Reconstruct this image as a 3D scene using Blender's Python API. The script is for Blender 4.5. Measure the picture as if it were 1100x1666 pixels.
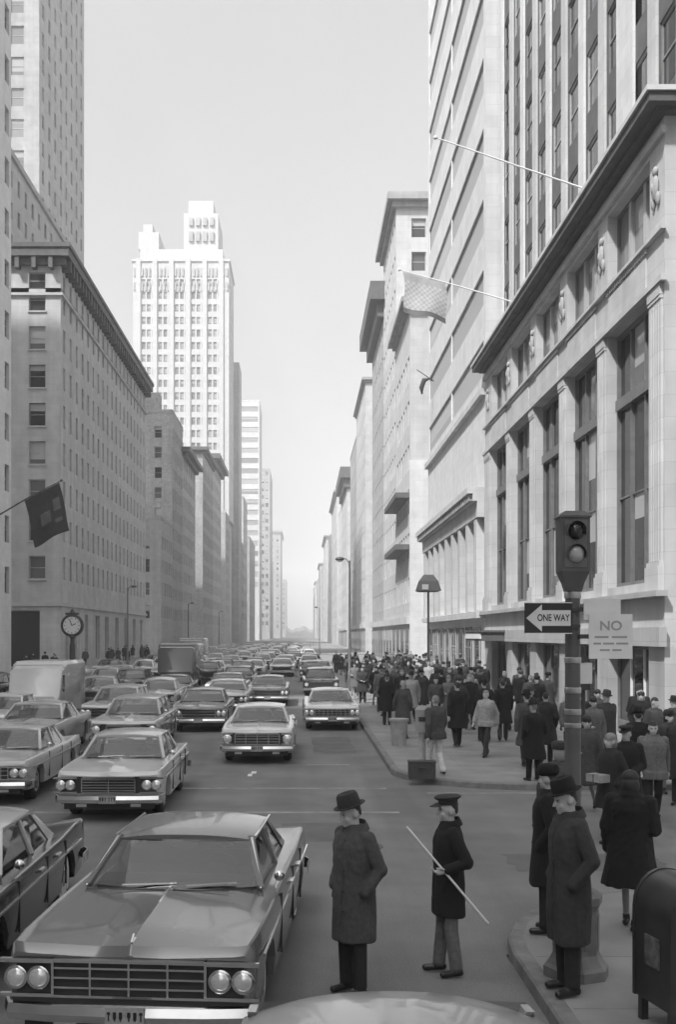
import bpy, math, random
import numpy as np
from mathutils import Vector, Matrix, noise
R = math.radians
random.seed(7)
for o in list(bpy.data.objects): bpy.data.objects.remove(o)
SC = bpy.context.scene
COL = SC.collection

# ------------------------------------------------------------------ camera
CH = 3.3                                   # the photographer stands high, over the car roofs
FPX, VX, HY = 1800.0, 492.0, 1032.0        # focal length and vanishing point of the avenue, in photo pixels
cam = bpy.data.cameras.new('camera'); cam_o = bpy.data.objects.new('camera', cam); COL.objects.link(cam_o)
cam_o.location = (0, 0, CH); cam_o.rotation_euler = (R(90), 0, 0)
cam.sensor_fit = 'VERTICAL'; cam.sensor_height = 36; cam.sensor_width = 36
cam.lens = FPX / 1666 * 36
cam.shift_x = (550 - VX) / 1666; cam.shift_y = (HY - 833) / 1666
cam.clip_start = 0.1; cam.clip_end = 9000
SC.camera = cam_o
# ------------------------------------------------------------------ sky, sun, exposure
SUN_AZ, SUN_EL = 38.0, 50.0                # behind the camera and to its left
w = bpy.data.worlds.new('World'); SC.world = w; w.use_nodes = True
nt = w.node_tree; nt.nodes.clear()
sky = nt.nodes.new('ShaderNodeTexSky'); sky.sky_type = 'NISHITA'; sky.sun_disc = False
sky.sun_elevation = R(SUN_EL); sky.sun_rotation = R(180 + SUN_AZ)
sky.air_density = 1.0; sky.dust_density = 7.0; sky.ozone_density = 1.0
bw = nt.nodes.new('ShaderNodeRGBToBW'); bg = nt.nodes.new('ShaderNodeBackground'); wo = nt.nodes.new('ShaderNodeOutputWorld')
bg.inputs['Strength'].default_value = 0.15
mx_ = nt.nodes.new('ShaderNodeMix'); mx_.data_type = 'FLOAT'; mx_.inputs[0].default_value = 0.6; mx_.inputs[3].default_value = 2.1   # thin even overcast over the clear sky
nt.links.new(sky.outputs[0], bw.inputs[0]); nt.links.new(bw.outputs[0], mx_.inputs[2]); nt.links.new(mx_.outputs[0], bg.inputs[0])
wt = nt.nodes.new('ShaderNodeTexCoord'); wn = nt.nodes.new('ShaderNodeTexNoise'); wn.inputs['Scale'].default_value = 2.2; wn.inputs['Detail'].default_value = 5; wr = nt.nodes.new('ShaderNodeMapRange')
wr.inputs['From Min'].default_value = 0.3; wr.inputs['From Max'].default_value = 0.7; wr.inputs['To Min'].default_value = 1.85; wr.inputs['To Max'].default_value = 2.35
nt.links.new(wt.outputs['Generated'], wn.inputs['Vector']); nt.links.new(wn.outputs['Fac'], wr.inputs['Value']); nt.links.new(wr.outputs[0], mx_.inputs[3]); nt.links.new(bg.outputs[0], wo.inputs[0])
sun = bpy.data.lights.new('sun', 'SUN'); sun.energy = 2.4; sun.angle = R(2.0); sun.color = (1, 1, 1)
sun_o = bpy.data.objects.new('sun', sun); COL.objects.link(sun_o)
sd = Vector((-math.sin(R(SUN_AZ)) * math.cos(R(SUN_EL)), -math.cos(R(SUN_AZ)) * math.cos(R(SUN_EL)), math.sin(R(SUN_EL))))
sun_o.rotation_euler = sd.to_track_quat('Z', 'Y').to_euler(); sun_o.location = (-60, -100, 120)
SC.view_settings.view_transform = 'Standard'; SC.view_settings.look = 'None'
SC.view_settings.exposure = 1.2; SC.view_settings.gamma = 1.0
SC.render.engine = 'CYCLES'
SC.cycles.use_denoising = True
SC.cycles.max_bounces = 6; SC.cycles.diffuse_bounces = 3; SC.cycles.glossy_bounces = 3; SC.cycles.transparent_max_bounces = 10
SC.cycles.volume_bounces = 2
SC.cycles.sample_clamp_indirect = 6

# ------------------------------------------------------------------ materials (black and white film: every colour is a grey)
MATS = {}
def mat(name, base, rough=0.7, var=0.12, scale=4.0, streak=0.0, bump=0.0, bscale=60.0, metal=0.0, spec=0.5, coat=0.0, detail=4, rnd=0.0, smap=(1.2, 1.2, 0.06), course=None, grain=0.0):
    if name in MATS: return MATS[name]
    m = bpy.data.materials.new(name); m.use_nodes = True
    n = m.node_tree; L = n.links; p = n.nodes['Principled BSDF']
    p.inputs['Roughness'].default_value = rough; p.inputs['Metallic'].default_value = metal
    p.inputs['Specular IOR Level'].default_value = spec
    if coat: p.inputs['Coat Weight'].default_value = coat; p.inputs['Coat Roughness'].default_value = 0.06
    tc = n.nodes.new('ShaderNodeTexCoord')
    def mul(a, b):
        q = n.nodes.new('ShaderNodeMath'); q.operation = 'MULTIPLY'; L.new(a, q.inputs[0])
        if isinstance(b, float): q.inputs[1].default_value = b
        else: L.new(b, q.inputs[1])
        return q.outputs[0]
    def nz(vec, sc, lo, hi, det=detail):
        t = n.nodes.new('ShaderNodeTexNoise'); t.inputs['Scale'].default_value = sc; t.inputs['Detail'].default_value = det
        L.new(vec, t.inputs['Vector'])
        r = n.nodes.new('ShaderNodeMapRange'); r.inputs['From Min'].default_value = 0.3; r.inputs['From Max'].default_value = 0.7
        r.inputs['To Min'].default_value = lo; r.inputs['To Max'].default_value = hi
        L.new(t.outputs['Fac'], r.inputs['Value']); return r.outputs[0], t.outputs['Fac']
    v, _ = nz(tc.outputs['Object'], scale, base * (1 - var), base * (1 + var))
    v2, _ = nz(tc.outputs['Object'], scale * 0.17, 1 - var * 0.7, 1 + var * 0.7, 2)
    v = mul(v, v2)
    if streak:
        mp = n.nodes.new('ShaderNodeMapping'); mp.inputs['Scale'].default_value = smap
        L.new(tc.outputs['Object'], mp.inputs[0])
        s, _ = nz(mp.outputs[0], 1.0, 1 - streak, 1 + streak * 0.4)
        v = mul(v, s)
    if grain:
        gq, _ = nz(tc.outputs['Object'], 45.0, 1 - grain, 1 + grain, 6); v = mul(v, gq)
        st, _ = nz(tc.outputs['Object'], 1.1, 1 - grain*0.9, 1.0 + grain*0.4, 10); v = mul(v, st)
    if course:                                                  # courses of stone blocks or brick, a hair darker at the joints
        sp_ = n.nodes.new('ShaderNodeSeparateXYZ'); L.new(tc.outputs['Object'], sp_.inputs[0])
        cb_ = n.nodes.new('ShaderNodeCombineXYZ'); L.new(sp_.outputs['X'], cb_.inputs[0]); L.new(sp_.outputs['Z'], cb_.inputs[1])
        bt = n.nodes.new('ShaderNodeTexBrick'); bt.inputs['Scale'].default_value = 1.0; bt.inputs['Brick Width'].default_value = course[0]; bt.inputs['Row Height'].default_value = course[1]
        bt.inputs['Mortar Size'].default_value = course[2]; bt.inputs['Mortar Smooth'].default_value = 0.3
        lo_, hi_ = 1 - course[3], 1 + course[3]
        bt.inputs['Color1'].default_value = (lo_, lo_, lo_, 1); bt.inputs['Color2'].default_value = (hi_, hi_, hi_, 1); mo_ = 1 - course[4]; bt.inputs['Mortar'].default_value = (mo_, mo_, mo_, 1)
        L.new(cb_.outputs[0], bt.inputs['Vector']); v = mul(v, bt.outputs['Color'])
    if rnd:
        oi = n.nodes.new('ShaderNodeObjectInfo'); r = n.nodes.new('ShaderNodeMapRange')
        r.inputs['To Min'].default_value = 1 - rnd; r.inputs['To Max'].default_value = 1 + rnd
        L.new(oi.outputs['Random'], r.inputs['Value']); v = mul(v, r.outputs[0])
    L.new(v, p.inputs['Base Color'])
    if bump:
        _, f = nz(tc.outputs['Object'], bscale, 0, 1)
        b = n.nodes.new('ShaderNodeBump'); b.inputs['Strength'].default_value = bump; b.inputs['Distance'].default_value = 0.02
        L.new(f, b.inputs['Height']); L.new(b.outputs[0], p.inputs['Normal'])
    m.diffuse_color = (base, base, base, 1)
    MATS[name] = m; return m

def glass_opaque(name, dark, light, blind=0.0, rough=0.06):
    """window seen from far off: dark room or drawn blind, reflecting the sky"""
    m = bpy.data.materials.new(name); m.use_nodes = True
    n = m.node_tree; L = n.links; p = n.nodes['Principled BSDF']
    p.inputs['Roughness'].default_value = rough
    oi = n.nodes.new('ShaderNodeObjectInfo')
    r = n.nodes.new('ShaderNodeMapRange'); r.inputs['To Min'].default_value = dark; r.inputs['To Max'].default_value = light
    pw = n.nodes.new('ShaderNodeMath'); pw.operation = 'POWER'; pw.inputs[1].default_value = 2.0
    L.new(oi.outputs['Random'], pw.inputs[0]); L.new(pw.outputs[0], r.inputs['Value'])
    out = r.outputs[0]
    if blind:
        tc = n.nodes.new('ShaderNodeTexCoord'); sx = n.nodes.new('ShaderNodeSeparateXYZ'); L.new(tc.outputs['Generated'], sx.inputs[0])
        a = n.nodes.new('ShaderNodeMath'); a.operation = 'MULTIPLY'; a.inputs[1].default_value = 7.31; L.new(oi.outputs['Random'], a.inputs[0])
        fr = n.nodes.new('ShaderNodeMath'); fr.operation = 'FRACT'; L.new(a.outputs[0], fr.inputs[0])
        mr = n.nodes.new('ShaderNodeMapRange'); mr.inputs['To Min'].default_value = 0.1; mr.inputs['To Max'].default_value = 1.35; L.new(fr.outputs[0], mr.inputs['Value'])
        g = n.nodes.new('ShaderNodeMath'); g.operation = 'GREATER_THAN'; L.new(sx.outputs['Z'], g.inputs[0]); L.new(mr.outputs[0], g.inputs[1])
        mx = n.nodes.new('ShaderNodeMix'); mx.data_type = 'FLOAT'; L.new(g.outputs[0], mx.inputs[0]); L.new(out, mx.inputs[2]); mx.inputs[3].default_value = blind
        out = mx.outputs[0]
    L.new(out, p.inputs['Base Color'])
    MATS[name] = m; return m

def glass_clear(name, tint=0.75, rough=0.02, ior=1.5):
    m = bpy.data.materials.new(name); m.use_nodes = True
    n = m.node_tree; L = n.links; n.nodes.clear()
    o = n.nodes.new('ShaderNodeOutputMaterial'); t = n.nodes.new('ShaderNodeBsdfTransparent'); g = n.nodes.new('ShaderNodeBsdfGlossy')
    t.inputs[0].default_value = (tint,) * 3 + (1,); g.inputs['Roughness'].default_value = rough
    f = n.nodes.new('ShaderNodeFresnel'); f.inputs[0].default_value = ior
    a = n.nodes.new('ShaderNodeMath'); a.operation = 'MULTIPLY_ADD'; a.inputs[1].default_value = 1.0; a.inputs[2].default_value = 0.16; L.new(f.outputs[0], a.inputs[0])
    mx = n.nodes.new('ShaderNodeMixShader'); L.new(a.outputs[0], mx.inputs[0]); L.new(t.outputs[0], mx.inputs[1]); L.new(g.outputs[0], mx.inputs[2]); L.new(mx.outputs[0], o.inputs[0])
    MATS[name] = m; return m

# ------------------------------------------------------------------ mesh helpers
class MB:
    def __init__(s): s.v = []; s.f = []; s.m = []
    def add(s, vs, fs, m=0):
        k = len(s.v); s.v += [tuple(p) for p in vs]
        for f in fs: s.f.append(tuple(i + k for i in f)); s.m.append(m)
    def box(s, x0, x1, y0, y1, z0, z1, m=0):
        s.add([(x0,y0,z0),(x1,y0,z0),(x1,y1,z0),(x0,y1,z0),(x0,y0,z1),(x1,y0,z1),(x1,y1,z1),(x0,y1,z1)],
              [(0,3,2,1),(4,5,6,7),(0,1,5,4),(1,2,6,5),(2,3,7,6),(3,0,4,7)], m)
    def quad(s, a, b, c, d, m=0): s.add([a,b,c,d], [(0,1,2,3)], m)
    def loft(s, rings, m=0, caps=True, closed=True):
        n = len(rings[0]); k = len(s.v)
        for r in rings: s.v += [tuple(p) for p in r]
        for i in range(len(rings) - 1):
            for j in range(n if closed else n - 1):
                a = k + i*n + j; b = k + i*n + (j+1) % n
                s.f.append((a, b, b + n, a + n)); s.m.append(m)
        if caps:
            s.f.append(tuple(k + j for j in reversed(range(n)))); s.m.append(m)
            e = k + (len(rings)-1)*n
            s.f.append(tuple(e + j for j in range(n))); s.m.append(m)
    def lathe(s, prof, seg=16, m=0, c=(0,0), sx=1, sy=1, axis='z', o=(0,0,0)):
        rings = []
        for r, z in prof:
            ring = []
            for i in range(seg):
                a = 2*math.pi*i/seg; p = (c[0] + r*sx*math.cos(a), c[1] + r*sy*math.sin(a), z)
                if axis == 'x': p = (p[2], p[0], p[1])
                elif axis == 'y': p = (p[1], p[2], p[0])
                ring.append((p[0]+o[0], p[1]+o[1], p[2]+o[2]))
            rings.append(ring)
        s.loft(rings, m)
    def bar(s, p0, p1, wd, ht, m=0, up=(0,0,1)):
        p0 = Vector(p0); p1 = Vector(p1); d = (p1-p0).normalized(); u = Vector(up)
        a = d.cross(u)
        if a.length < 1e-4: a = Vector((1,0,0))
        a.normalize(); b = a.cross(d).normalized(); a *= wd/2; b *= ht/2
        s.loft([[p-a-b, p+a-b, p+a+b, p-a+b] for p in (p0, p1)], m)
    def tube(s, pts, rad, seg=8, m=0):
        rings = []; pts = [Vector(p) for p in pts]
        if not hasattr(rad, '__len__'): rad = [rad]*len(pts)
        for i, p in enumerate(pts):
            d = (pts[min(i+1, len(pts)-1)] - pts[max(i-1, 0)]).normalized()
            a = d.cross(Vector((0,0,1)))
            if a.length < 1e-3: a = d.cross(Vector((0,1,0)))
            a.normalize(); b = d.cross(a).normalized()
            rings.append([p + rad[i]*(a*math.cos(t) + b*math.sin(t)) for t in [2*math.pi*k/seg for k in range(seg)]])
        s.loft(rings, m)
    def cap(s, p0, p1, r0, r1, seg=10, m=0):
        p0 = Vector(p0); p1 = Vector(p1); d = (p1-p0).normalized()
        pts = []; rad = []
        for t in (80, 50, 20): pts.append(p0 - d*r0*math.sin(R(t))); rad.append(r0*math.cos(R(t)))
        for t in (20, 50, 80): pts.append(p1 + d*r1*math.sin(R(t))); rad.append(r1*math.cos(R(t)))
        s.tube(pts, rad, seg, m)
    def ell(s, c, r, m=0, seg=12, ring=8, rot=None):
        rings = []
        for i in range(1, ring):
            t = math.pi*i/ring - math.pi/2
            rr = []
            for j in range(seg):
                a = 2*math.pi*j/seg
                p = Vector((r[0]*math.cos(t)*math.cos(a), r[1]*math.cos(t)*math.sin(a), r[2]*math.sin(t)))
                if rot: p = rot @ p
                rr.append(p + Vector(c))
            rings.append(rr)
        s.loft(rings, m)
    def mesh(s, name, mats, smooth=None):
        me = bpy.data.meshes.new(name); me.from_pydata(s.v, [], s.f)
        for x in mats: me.materials.append(x)
        if len(mats) > 1: me.polygons.foreach_set('material_index', s.m)
        if smooth is not None:
            me.polygons.foreach_set('use_smooth', [True]*len(me.polygons)); me.set_sharp_from_angle(angle=R(smooth))
        me.update(); return me
    def build(s, name, mats, parent=None, loc=(0,0,0), rz=0.0, smooth=None):
        if not isinstance(mats, (list, tuple)): mats = [mats]
        return link(name, s.mesh(name, mats, smooth), parent, loc, rz)
def link(name, me, parent=None, loc=(0,0,0), rz=0.0):
    o = bpy.data.objects.new(name, me); COL.objects.link(o); o.location = loc; o.rotation_euler = (0, 0, rz)
    if parent: o.parent = parent
    return o
def tag(o, label=None, cat=None, group=None, kind=None):
    if label: o['label'] = label
    if cat: o['category'] = cat
    if group: o['group'] = group
    if kind: o['kind'] = kind
    return o
def empty(name, loc, rz=0.0):
    o = bpy.data.objects.new(name, None); COL.objects.link(o); o.location = loc; o.rotation_euler = (0,0,rz); o.empty_display_size = 0.2
    return o
def copy_tree(o, parent=None):
    c = o.copy(); COL.objects.link(c); c.parent = parent
    for ch in list(o.children): copy_tree(ch, c)
    return c
def recolor(o, swap):
    for s in o.material_slots:
        if s.material and s.material.name in swap:
            nm = swap[s.material.name]; s.link = 'OBJECT'; s.material = nm
    for ch in o.children: recolor(ch, swap)
ORD = ['first','second','third','fourth','fifth','sixth','seventh','eighth','ninth','tenth','eleventh','twelfth','thirteenth','fourteenth','fifteenth','sixteenth','seventeenth','eighteenth','nineteenth','twentieth']
def ordn(i):
    if i < 20: return ORD[i]
    t = ['','','twenty','thirty','forty'][(i+1)//10]
    return (t + '-' + ORD[(i+1)%10-1]) if (i+1)%10 else {30:'thirtieth',40:'fortieth'}[i+1]

# ------------------------------------------------------------------ common materials
asphalt = mat('asphalt', 0.19, 0.78, 0.16, 0.6, 0.30, 0.35, 90, detail=9, smap=(0.9, 0.035, 1.0), grain=0.16)
concrete = mat('sidewalk_concrete', 0.235, 0.88, 0.18, 1.3, 0.0, 0.2, 40, detail=7)
kerb_m = mat('granite_kerb', 0.17, 0.85, 0.2, 6)
ground_m = mat('ground_dirt', 0.12, 0.9, 0.15, 0.3)
paint_m = mat('worn_road_paint', 0.26, 0.8, 0.35, 3.0, detail=9)
iron = mat('dark_cast_iron', 0.035, 0.5, 0.2, 9)
black = mat('black_paint', 0.012, 0.45, 0.1, 9)
white = mat('white_paint', 0.75, 0.5, 0.06, 4)
chrome = mat('chrome', 0.72, 0.16, 0.05, 5, metal=1.0)
rubber = mat('tyre_rubber', 0.02, 0.8, 0.2, 10)
bank_stone = mat('bank_limestone', 0.46, 0.85, 0.10, 0.9, 0.14, 0.2, 14, course=(1.3, 0.62, 0.010, 0.05, 0.18))
soffit_shade = mat('soffit_shade_stone', 0.09, 0.85, 0.2, 1.5)  # dark base colour stands for the shadow under the bank's cornice
stone_pale = mat('pale_limestone', 0.50, 0.85, 0.08, 0.9, 0.10, 0.15, 14, course=(1.3, 0.62, 0.010, 0.05, 0.18))
stone_warm = mat('grey_limestone', 0.36, 0.85, 0.10, 0.9, 0.14, 0.15, 14, course=(1.3, 0.62, 0.010, 0.05, 0.18))
stone_light = mat('light_limestone', 0.47, 0.85, 0.09, 0.9, 0.12, 0.15, 14, course=(1.3, 0.62, 0.010, 0.05, 0.18))
stone_soft = mat('soft_grey_limestone', 0.46, 0.85, 0.10, 0.9, 0.14, 0.15, 14, course=(1.3, 0.62, 0.010, 0.05, 0.18))
tower_stone = mat('hazy_tower_stone', 0.46, 0.7, 0.06, 1.0, 0.06)
stone_white = mat('white_glazed_terracotta', 0.62, 0.6, 0.07, 1.0, 0.08, course=(0.9, 0.5, 0.01, 0.04, 0.18))
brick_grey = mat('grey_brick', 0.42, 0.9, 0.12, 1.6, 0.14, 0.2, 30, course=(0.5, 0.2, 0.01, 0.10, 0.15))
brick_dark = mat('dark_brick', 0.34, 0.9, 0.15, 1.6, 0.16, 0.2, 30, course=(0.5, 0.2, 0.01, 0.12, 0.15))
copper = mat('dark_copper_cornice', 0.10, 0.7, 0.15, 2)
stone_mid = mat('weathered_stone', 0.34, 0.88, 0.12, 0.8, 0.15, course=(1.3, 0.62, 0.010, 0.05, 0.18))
dark_core = mat('dark_interior', 0.03, 0.9)
roof_m = mat('roof_felt', 0.12, 0.9, 0.2, 0.5)
frame_m = mat('window_frame_paint', 0.30, 0.6, 0.15, 6, rnd=0.4)
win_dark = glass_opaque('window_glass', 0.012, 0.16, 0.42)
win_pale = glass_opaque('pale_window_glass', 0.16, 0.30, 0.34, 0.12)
win_ribbon = glass_opaque('ribbon_window_glass', 0.34, 0.42, 0.45, 0.45)
win_shop = glass_opaque('shop_glass', 0.012, 0.05, 0, 0.04)
car_glass = glass_clear('car_glass', 0.62)
# ------------------------------------------------------------------ the setting: ground, road, sidewalks, kerbs, markings
XR, XL = 10.0, -23.2          # building lines of the avenue
KR, KL = 2.1, -16.2           # kerbs
g = MB(); g.quad((-1500,-250,-0.02),(1500,-250,-0.02),(1500,2500,-0.02),(-1500,2500,-0.02))
tag(g.build('ground', ground_m), kind='structure')
STREETS = [(9.0, 30.5, 14.0, 23.4)]                # (building line, building line, kerb, kerb) of each cross street
y = 30.5
BLOCKS = [(-72.0, 9.0)]
while y < 1500:
    e = y + 57.5; BLOCKS.append((y, e)); STREETS.append((e, e + 18, e + 4.3, e + 13.7)); y = e + 18
r = MB()
r.quad((KL,-120,0),(KR,-120,0),(KR,2400,0),(KL,2400,0))
road = tag(r.build('avenue_road', asphalt), kind='structure')
r = MB()
for a, b, c, d in STREETS:
    r.quad((KR,c-2.6,0.0),(320,c-2.6,0.0),(320,d+2.6,0.0),(KR,d+2.6,0.0)); r.quad((-320,c-2.6,0.0),(KL,c-2.6,0.0),(KL,d+2.6,0.0),(-320,d+2.6,0.0))
tag(r.build('cross_street_road', asphalt), kind='structure')
def rounded(x0, x1, y0, y1, rad, which):
    """pavement outline, corners in `which` rounded (kerb side)"""
    pts = []
    for (cx, cy, a0, nm) in ((x0,y0,180,'sw'),(x1,y0,270,'se'),(x1,y1,0,'ne'),(x0,y1,90,'nw')):
        if nm in which:
            ox = cx + (rad if cx == x0 else -rad); oy = cy + (rad if cy == y0 else -rad)
            for k in range(9): a = R(a0 + 90*k/8); pts.append((ox + rad*math.cos(a), oy + rad*math.sin(a)))
        else: pts.append((cx, cy))
    return pts
def inset(pts, d):
    n = len(pts); out = []
    for i in range(n):
        p0 = Vector(pts[i-1]); p = Vector(pts[i]); p1 = Vector(pts[(i+1) % n])
        a = (p-p0).normalized(); b = (p1-p).normalized(); na = Vector((-a.y, a.x)); nb = Vector((-b.y, b.x))
        m = (na+nb).normalized(); out.append(tuple(p + m * d / max(0.3, m.dot(na))))
    return out
bounds = [(-120.0, 14.0)] + [(STREETS[i][3], STREETS[i+1][2]) for i in range(len(STREETS)-1)]
for (a, b) in bounds[:12]:
    for side in (1, -1):
        if side == 1: pts = rounded(KR, 300, a, b, 2.9, ('sw','nw'))
        else: pts = rounded(-300, KL, a, b, 2.9, ('se','ne'))
        inn = inset(pts, 0.17)
        m = MB(); n = len(pts)
        m.loft([[(x,y,0.128) for x,y in inn],[(x,y,0.132) for x,y in inn]], caps=False); m.f.append(tuple(range(n, 2*n))); m.m.append(0)
        s_o = tag(m.build('sidewalk', concrete), kind='structure')
        k = MB()
        k.loft([[(x,y,-0.01) for x,y in pts],[(x,y,0.11) for x,y in inset(pts, 0.012)],[(x,y,0.13) for x,y in inset(pts, 0.035)],[(x,y,0.13) for x,y in inn],[(x,y,0.0) for x,y in inn]], caps=False)
        tag(k.build('kerb', kerb_m, s_o, smooth=40))
        # scored joints of the paving, shallow strips of darker mortar, only where they can be seen
        if a < 100 and side == 1:
            j = MB(); st = 1.52; yy = a + 3.2
            while yy < min(b, 75) - 3: j.box(KR+0.2, XR-0.1, yy-0.006, yy+0.006, 0.131, 0.1335); yy += st
            xx = KR + 0.2 + st
            while xx < XR: j.box(xx-0.006, xx+0.006, max(a, 2)+3, min(b, 75)-3, 0.131, 0.1334); xx += st
            jo = j.build('paving_joint', kerb_m, s_o); jo['kind'] = 'stuff'
# crosswalk lines and lane dashes
def marking(x0, x1, y0, y1, label):
    m = MB(); m.quad((x0,y0,0.004),(x1,y0,0.004),(x1,y1,0.004),(x0,y1,0.004))
    tag(m.build('road_marking', paint_m), label, kind='structure')
marking(KL+0.3, KR-0.3, 23.6, 23.78, 'far crosswalk line across the avenue'); marking(KL+0.3, KR-0.3, 20.4, 20.58, 'near line of the far crosswalk')
for yy in (19.2,): marking(2.6, 9.5, 22.9, 23.05, 'crosswalk line along the cross street')
for k, yy in enumerate([28.0, 40, 52, 64]): marking(0.1, 1.2, yy-0.1, yy+0.1, 'worn stop line patch in the kerb lane') if k == 0 else marking(-2.42, -2.30, yy, yy+3, 'worn white lane dash')
for (mx, my, rr) in ((0.9, 17.2, 0.36),):
    if rr:
        m = MB(); m.lathe([(rr,0.002),(rr,0.008),(rr-0.03,0.008),(rr-0.03,0.006),(0.02,0.006)], 24, c=(mx,my)); 
        tag(m.build('manhole_cover', iron), 'round iron manhole cover in the road beyond the waiting men', 'manhole cover')
patch_m = mat('asphalt_patch', 0.125, 0.85, 0.2, 1.5, 0, 0.4, 70)
for i_, (x0, x1, y0, y1) in enumerate(((-0.4, 1.1, 17.6, 19.3), (-6.2, -4.4, 26.0, 28.6), (0.3, 1.5, 30.5, 35.5), (3.0, 5.2, 15.4, 16.6))):
    rr_ = random.Random(i_); m = MB(); n_ = 7
    ed = [(x0+(x1-x0)*k/n_, y0+rr_.uniform(-0.06,0.06)) for k in range(n_)] + [(x1+rr_.uniform(-0.06,0.06), y0+(y1-y0)*k/n_) for k in range(n_)] + [(x1-(x1-x0)*k/n_, y1+rr_.uniform(-0.06,0.06)) for k in range(n_)] + [(x0+rr_.uniform(-0.06,0.06), y1-(y1-y0)*k/n_) for k in range(n_)]
    m.add([(x,y,0.003) for x,y in ed], [tuple(range(len(ed)))])
    tag(m.build('road_patch', patch_m), kind='structure')
m = MB(); m.box(-1.22,-1.10,26.2,26.6,0.003,0.006); m.box(-1.28,-1.18,25.7,26.15,0.003,0.0055)
tag(m.build('litter_scrap', white), 'scrap of white paper on the road before the oncoming car', 'paper')

# ------------------------------------------------------------------ buildings
ROT = {'s': 0.0, 'w': -math.pi/2, 'e': math.pi/2, 'n': math.pi}
WIN_MESH = {}
def window_mesh(wd, ht, style, glass):
    key = (round(wd,3), round(ht,3), style, glass.name)
    if key in WIN_MESH: return WIN_MESH[key]
    m = MB(); f = min(0.09, wd*0.09) if style != 'band' else 0.03; h = wd/2
    m.quad((-h+f,0,f),(h-f,0,f),(h-f,0,ht-f),(-h+f,0,ht-f), 1)
    d = 0.05
    m.box(-h,-h+f,-d,0.02,0,ht); m.box(h-f,h,-d,0.02,0,ht); m.box(-h+f,h-f,-d,0.02,0,f); m.box(-h+f,h-f,-d,0.02,ht-f,ht)
    if style == 'sash': m.box(-h+f,h-f,-d*0.7,0.015,ht*0.5-0.035,ht*0.5+0.035)
    if style == 'cross': m.box(-h+f,h-f,-d*0.7,0.015,ht*0.66-0.04,ht*0.66+0.04); m.box(-0.04,0.04,-d*0.6,0.012,f,ht-f)
    if style == 'band': pass
    if style == 'ribbon':
        k = max(2, round(wd/1.2))
        for i in range(1, k): x = -h + wd*i/k; m.box(x-0.03,x+0.03,-d*0.8,0.015,f,ht-f)
    WIN_MESH[key] = m.mesh('window', [frame_m, glass]); return WIN_MESH[key]
SILL_MESH = {}
def place_u(face, fp, u, off=0.0):
    """world xy of a point u metres along a face (left to right as seen from outside), `off` metres inwards"""
    x0, x1, y0, y1 = fp
    return {'s': (x0+u, y0+off), 'w': (x0+off, y1-u), 'e': (x1-off, y0+u), 'n': (x1-u, y1-off)}[face]
def face_len(face, fp): return (fp[1]-fp[0]) if face in 'sn' else (fp[3]-fp[2])
def facade(root, fp, face, z0, z1, cols, rows, wm, glass, style='sash', rec=0.28, sill=False, name='wall', skip=None):
    """a wall with real openings: cols = (u0,u1) intervals, rows = (z0,z1) intervals; one window object in each opening"""
    Lf = face_len(face, fp); m = MB()
    zs = z0
    cols = sorted(cols); rows = sorted(rows)
    for (a, b) in rows + [(z1, z1)]:
        if a > zs: m.quad((0,0,zs),(Lf,0,zs),(Lf,0,a),(0,0,a))
        if b > a:
            us = 0
            for (c, d) in cols + [(Lf, Lf)]:
                if c > us: m.quad((us,0,a),(c,0,a),(c,0,b),(us,0,b))
                if d > c:
                    m.quad((c,0,a),(c,0,b),(c,rec,b),(c,rec,a)); m.quad((d,0,b),(d,0,a),(d,rec,a),(d,rec,b))
                    m.quad((c,0,b),(d,0,b),(d,rec,b),(c,rec,b)); m.quad((d,0,a),(c,0,a),(c,rec,a),(d,rec,a))
                us = d
        zs = b
    ox, oy = place_u(face, fp, 0)
    rl = root.location
    w_o = m.build(name, wm, root, (ox-rl.x, oy-rl.y, 0), ROT[face])
    for (a, b) in rows:
        for (c, d) in cols:
            if skip and skip((c+d)/2, (a+b)/2): 
                pass
            me = window_mesh(d-c, b-a, style, glass)
            px, py = place_u(face, fp, (c+d)/2, rec)
            link('window', me, root, (px-rl.x, py-rl.y, a), ROT[face])
            if sill:
                key = round(d-c, 3)
                if key not in SILL_MESH:
                    s = MB(); s.box(-(d-c)/2-0.1,(d-c)/2+0.1,-0.14,rec-0.03,-0.14,0.004); SILL_MESH[key] = s.mesh("sill", [wm])
                link('sill', SILL_MESH[key], root, (px-rl.x - 0, py-rl.y, a), ROT[face]).location = (place_u(face, fp, (c+d)/2, 0.0)[0]-rl.x, place_u(face, fp, (c+d)/2, 0.0)[1]-rl.y, a)
    return w_o
def even(n, L, wd, m0=0.0, m1=0.0):
    p = (L-m0-m1)/n; return [(m0+p*(i+0.5)-wd/2, m0+p*(i+0.5)+wd/2) for i in range(n)]
def floors(z0, z1, pitch, ht, off=0.9):
    out = []; z = z0
    while z + off + ht < z1: out.append((z+off, z+off+ht)); z += pitch
    return out
def slab(root, fp, z0, z1, over, m, name='cornice', faces=None):
    x0,x1,y0,y1 = fp; b = MB(); b.box(x0-over,x1+over,y0-over,y1+over,z0,z1)
    o = b.build(name, m, root); rl = root.location; o.location = (-rl.x,-rl.y,0); return o
def brackets(root, fp, face, z0, z1, over, pitch, wd, m, name='bracket_row'):
    Lf = face_len(face, fp); b = MB(); n = max(2, int(Lf/pitch))
    for i in range(n):
        u = (i+0.5)*Lf/n; b.box(u-wd/2,u+wd/2,-over,-0.002,z0,z1)
    ox, oy = place_u(face, fp, 0); rl = root.location
    o = b.build(name, m, root, (ox-rl.x, oy-rl.y, 0), ROT[face]); o['kind'] = 'stuff'; return o
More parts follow.
